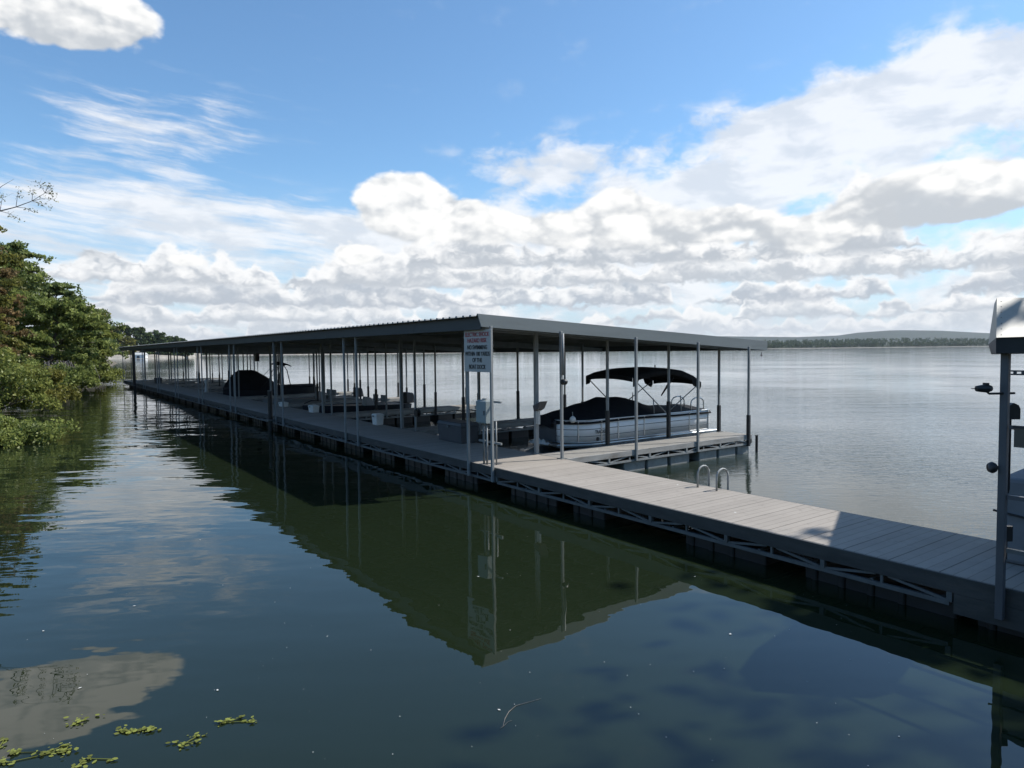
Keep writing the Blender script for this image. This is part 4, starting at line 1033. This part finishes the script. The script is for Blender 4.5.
# far point on the left: separate trees over a pale rocky shore
pt = [(-60, 470), (60, 500), (110, 540), (150, 560), (182, 590), (200, 640)]
rows = []
for (bk_, z) in ((0, -.5), (4, 1.1), (9, 1.8), (40, 6), (120, 11)):
    rows.append([(at(px, 355, Y).x - bk_ * .35, Y + bk_, z + random.uniform(-.3, .3) * (z > 1)) for px, Y in pt])
sheet('far_point', rows, M['rock'], 'pale rocky shore of the far wooded point on the left', 'shore', False)
ftop = [(60, 318, 8), (78, 316, 8), (96, 321, 8), (107, 322, 7), (116, 326, 6), (125, 324.5, 6.5), (134, 327, 6), (141, 326.5, 6), (149, 332, 5), (155, 329.5, 5.5), (162, 332, 5), (170, 336, 5), (177, 336, 4.5), (183, 338, 4), (189, 342, 4), (112, 336, 6), (130, 336, 6), (147, 339, 5), (164, 341, 5)]
looks = ['left', 'right']
for i, (px, py, rp) in enumerate(ftop):
    Y = 560 + (px - 110) * .55 + (25 if py < 330 else 0); b0_ = at(px, 356, Y); zt = at(px, py, Y).z; h_ = zt - 2.5; rr_ = rp / 682 * Y * 1.35
    lb = ('olive leaved tree on the far left point across the water') if i in (0, 4, 16) else ('rusty crowned tree on the far left point just beyond the bank trees' if i in (3,) else 'grey green tree on the far left point across the water')
    t = thing('shore_tree', lb, 'tree', (b0_.x, Y, 2.5), 'trees on the far left point', dock=False)
    mb = MB(); mb.tube([(0, 0, 0), (.2, 0, h_ * .5), (0, 0, h_ * .85)], [.45, .32, .12], 6); mb.build('trunk', M['bark'], t)
    cen = []; rad = []
    for j in range(60):
        a = random.uniform(0, 6.283); q = random.random() ** .5; zz = random.random() ** 1.25
        w_ = math.sqrt(max(.05, 1 - (2 * zz - .75) ** 2 / 1.75)); cen.append((math.cos(a) * rr_ * q * w_ * .9, math.sin(a) * rr_ * q * w_ * .9, h_ * (.06 + .88 * zz))); rad.append(rr_ * random.uniform(.22, .36))
    leaf_mesh('crown', cen, rad, 60, .9, LM['rust'] if i == 3 else (LM['olive'] if i in (0, 4, 16) else LM['far']), t, squash=.75)
hb_ = at(138, 353, 548); bh = thing('boathouse', 'small pale boathouse at the water on the far left point', 'boathouse', (hb_.x, 548, .3), dock=False)
mb = MB(); mb.box(-4.5, 4.5, 0, 6, 0, 3.0); mb.build('wall', M['white'], bh); mb = MB()
mb.poly([(-5, -.4, 3), (5, -.4, 3), (5, 3, 4.6), (-5, 3, 4.6)]); mb.poly([(5, 6.4, 3), (-5, 6.4, 3), (-5, 3, 4.6), (5, 3, 4.6)]); mb.poly([(-5, 3, 4.6), (-5, 6.4, 3), (-5, -.4, 3)]); mb.poly([(5, 3, 4.6), (5, -.4, 3), (5, 6.4, 3)]); mb.build('roof', M['pale'], bh)
mb = MB(); mb.box(-1.2, 1.2, -.05, -.003, 0, 2.2); mb.build('door', M['darkgrey'], bh)

# far shore all the way round the lake, wooded hills behind
fs = [(-260, 700), (60, 900), (200, 1050), (300, 1120), (400, 1200), (520, 1500), (640, 1900), (760, 2250), (900, 2400), (980, 2450), (1100, 2500), (1350, 2550)]
hillz = [16, 16, 14, 12, 11, 12, 14, 20, 26, 22, 18, 18]
rows = []
for (bk_, f) in ((0, -.02), (9, .03), (14, .12), (120, .45), (400, 1.0), (900, 1.1)):
    rows.append([(at(px, 350, Y + bk_).x, Y + bk_, f * hz_ if f > 0 else -.4) for (px, Y), hz_ in zip(fs, hillz)])
hill_m = mat('wooded_ground', (.04, .05, .026), .95, 0, .3, .02)
sheet('far_shore', rows, hill_m, 'low far shore of the lake below the wooded hills', 'shore')
mb_rows = []
for (bk_, f) in ((-6, .2), (4, 1.5), (9, 1.6)):
    mb_rows.append([(at(px, 350, Y + bk_).x, Y + bk_, f) for (px, Y) in fs])
sheet('far_beach', mb_rows, M['rock'], 'thin pale beach line along the far shore', 'beach', False)
rp_ = [(600, 337), (700, 336), (800, 337), (835, 335.5), (862, 332.2), (885, 330.8), (905, 330.2), (935, 330.8), (965, 332), (990, 333.2), (1030, 334.5), (1200, 338)]
rows = []
for (dy_, f) in ((-900, .0), (-500, .45), (-150, .88), (0, 1.0), (300, .8)):
    rows.append([(at(px, 350, 5000 + dy_).x, 5000 + dy_ + 60 * math.sin(px), max(.5, at(px, py, 5000).z * f + random.uniform(-2, 2))) for px, py in rp_])
ridge_m = mat('wooded_ridge', (.028, .042, .028), .95, 0, .45, .018)
sheet('hill_ridge', rows, ridge_m, 'long wooded ridge on the horizon at the right', 'hills')

def interp_shore(px):
    return float(np.interp(px, [p for p, _ in fs], [y for _, y in fs])), float(np.interp(px, [p for p, _ in fs], hillz))
cen, rad, tn = [], [], []
for i in range(3600):
    px = random.uniform(130, 1150) if i % 3 else random.uniform(700, 1150)
    Y, hz_ = interp_shore(px); bk_ = random.choice([14, 22, 35, 60, 110, 200, 330, 420]) * random.uniform(.8, 1.2)
    zb = hz_ * np.interp(bk_, [0, 14, 120, 400], [.03, .12, .45, 1.0]); h_ = random.uniform(9, 16)
    X = at(px, 350, Y + bk_).x; w_ = random.uniform(3, 5.5); tv = random.random()
    for j in range(3): cen.append((X + random.gauss(0, w_ * .35), Y + bk_ + random.gauss(0, 2), zb + h_ * (.3 + .3 * j))); rad.append(w_ * (1 - .2 * j)); tn.append(tv)
fo = leaf_mesh('far_forest', cen, rad, 12, 1.7, LM['far'], None, squash=.95, tint=tn)
tag(fo, 'continuous wooded treeline along the far shore', 'forest', kind='stuff')

# ------------------------------------------------------------------ floating weed near the camera
WL = [((1, 746), 6, .16, 'small yellow green weed patch at the left edge of the water'), ((33, 752), 26, .28, 'largest weed patch, low in the left corner of the water'),
      ((52, 757), 16, .2, 'weed patch with bright leaves beside the largest one'), ((82, 720), 12, .16, 'weed patch floating at the edge of the cloud reflection'),
      ((141, 730), 26, .22, 'bright yellow green weed cluster in the middle of the patches'), ((190, 743), 16, .22, 'loose weed patch with pale floating bits around it'),
      ((232, 726), 22, .24, 'rightmost yellow green weed cluster floating alone'), ((75, 764), 10, .2, 'weed patch cut by the bottom edge of the picture')]
for (px, py), n, r, lb in WL:
    d = at(px, py, 5.0) - Vector((0, 0, CAM_H)); p = Vector((0, 0, CAM_H)) + d * (CAM_H / -d.z)
    mb = MB()
    cl = [Vector((random.gauss(0, r * .5), random.gauss(0, r * .28), 0)) for _ in range(3)]
    for i in range(int(n * 2.2)):
        cc = random.choice(cl); q = abs(random.gauss(0, .045)); a = random.uniform(0, 6.28); c = cc + Vector((math.cos(a) * q * 1.4, math.sin(a) * q * .8, random.uniform(.004, .02)))

        l_ = random.uniform(.008, .028); th2 = random.uniform(0, 6.28); u_ = Vector((math.cos(th2), math.sin(th2), random.uniform(-.1, .1))); v_ = Vector((-math.sin(th2), math.cos(th2), random.uniform(-.15, .15)))
        mb.poly([c - u_ * l_, c - u_ * l_ * .3 + v_ * l_ * .62, c + u_ * l_ * .5 + v_ * l_ * .5, c + u_ * l_, c + u_ * l_ * .5 - v_ * l_ * .5, c - u_ * l_ * .3 - v_ * l_ * .62])
    mb.tube([cl[0] + Vector((0, 0, .006)), cl[1] + Vector((0, 0, .006)), cl[2] + Vector((0, 0, .006))], .004, 5)
    for i in range(0):
        a = random.uniform(0, 6.28); c = Vector((math.cos(a) * r, math.sin(a) * r * .6, .008)); mb.tube([c, c + Vector((random.gauss(0, .08), random.gauss(0, .05), .004))], .004, 4)
    o = mb.build('water_weed', LM['weed']); o.location = (p.x, p.y, 0)
    a_ = o.data.attributes.new('tint', 'FLOAT', 'FACE'); a_.data.foreach_set('value', [random.random() for _ in o.data.polygons])
    tag(o, lb, 'water weed', 'weed patches floating near the camera')

mb = MB()
for i in range(95):
    px, py = random.uniform(20, 900), random.uniform(520, 768)
    d = at(px, py, 5.0) - Vector((0, 0, CAM_H)); p = Vector((0, 0, CAM_H)) + d * (CAM_H / -d.z)
    if (DOCK.inverted() @ p).y > -.3: continue
    a = random.uniform(0, 6.28); l_ = random.uniform(.003, .009) + (.014 if random.random() < .12 else 0); u_ = Vector((math.cos(a), math.sin(a), 0)); v_ = Vector((-math.sin(a), math.cos(a), 0)) * random.uniform(.2, .8); p.z = .006
    mb.poly([p - u_ * l_, p - v_ * l_, p + u_ * l_, p + v_ * l_])
tag(mb.build('floating_specks', M['pale']), 'scattered pale specks and leaf bits floating on the dark water', 'floating bits', kind='stuff')
def wat(px, py):
    d = at(px, py, 5.0) - Vector((0, 0, CAM_H)); p = Vector((0, 0, CAM_H)) + d * (CAM_H / -d.z); p.z = .004; return p
mb = MB(); mb.tube([wat(500, 729), wat(503, 727), wat(505, 719), wat(509, 712), wat(516, 706), wat(541, 699)], [.001, .002, .0025, .0025, .002, .001], 4)
mb.tube([wat(503, 727), wat(508, 722), wat(512, 721)], [.0015, .0012, .001], 4)
tag(mb.build('floating_twig', M['twig']), 'thin pale twig floating in the open water at the bottom of the picture', 'twig')

hz = MB(); hz.box(-4200, 4200, -60, 5900, -1.2, 150)
hm = bpy.data.materials.new('haze'); hm.use_nodes = True; nt = hm.node_tree
for n in list(nt.nodes):
    if n.type != 'OUTPUT_MATERIAL': nt.nodes.remove(n)
pv = nt.nodes.new('ShaderNodeVolumePrincipled'); pv.inputs['Color'].default_value = (.72, .80, .92, 1); pv.inputs['Density'].default_value = .000036; pv.inputs['Anisotropy'].default_value = .2
nt.links.new(pv.outputs[0], nt.nodes['Material Output'].inputs['Volume'])
tag(hz.build('haze', hm), 'thin pale summer haze over the lake', 'haze', kind='stuff')

# ------------------------------------------------------------------ render settings
scn.view_settings.view_transform = 'Standard'; scn.view_settings.look = 'None'; scn.view_settings.exposure = .35; scn.view_settings.gamma = 1
cy = scn.cycles; scn.render.engine = 'CYCLES'
cy.use_denoising = True; cy.max_bounces = 7; cy.diffuse_bounces = 3; cy.glossy_bounces = 3; cy.transmission_bounces = 3; cy.transparent_max_bounces = 8
cy.caustics_reflective = False; cy.caustics_refractive = False; cy.sample_clamp_indirect = 6
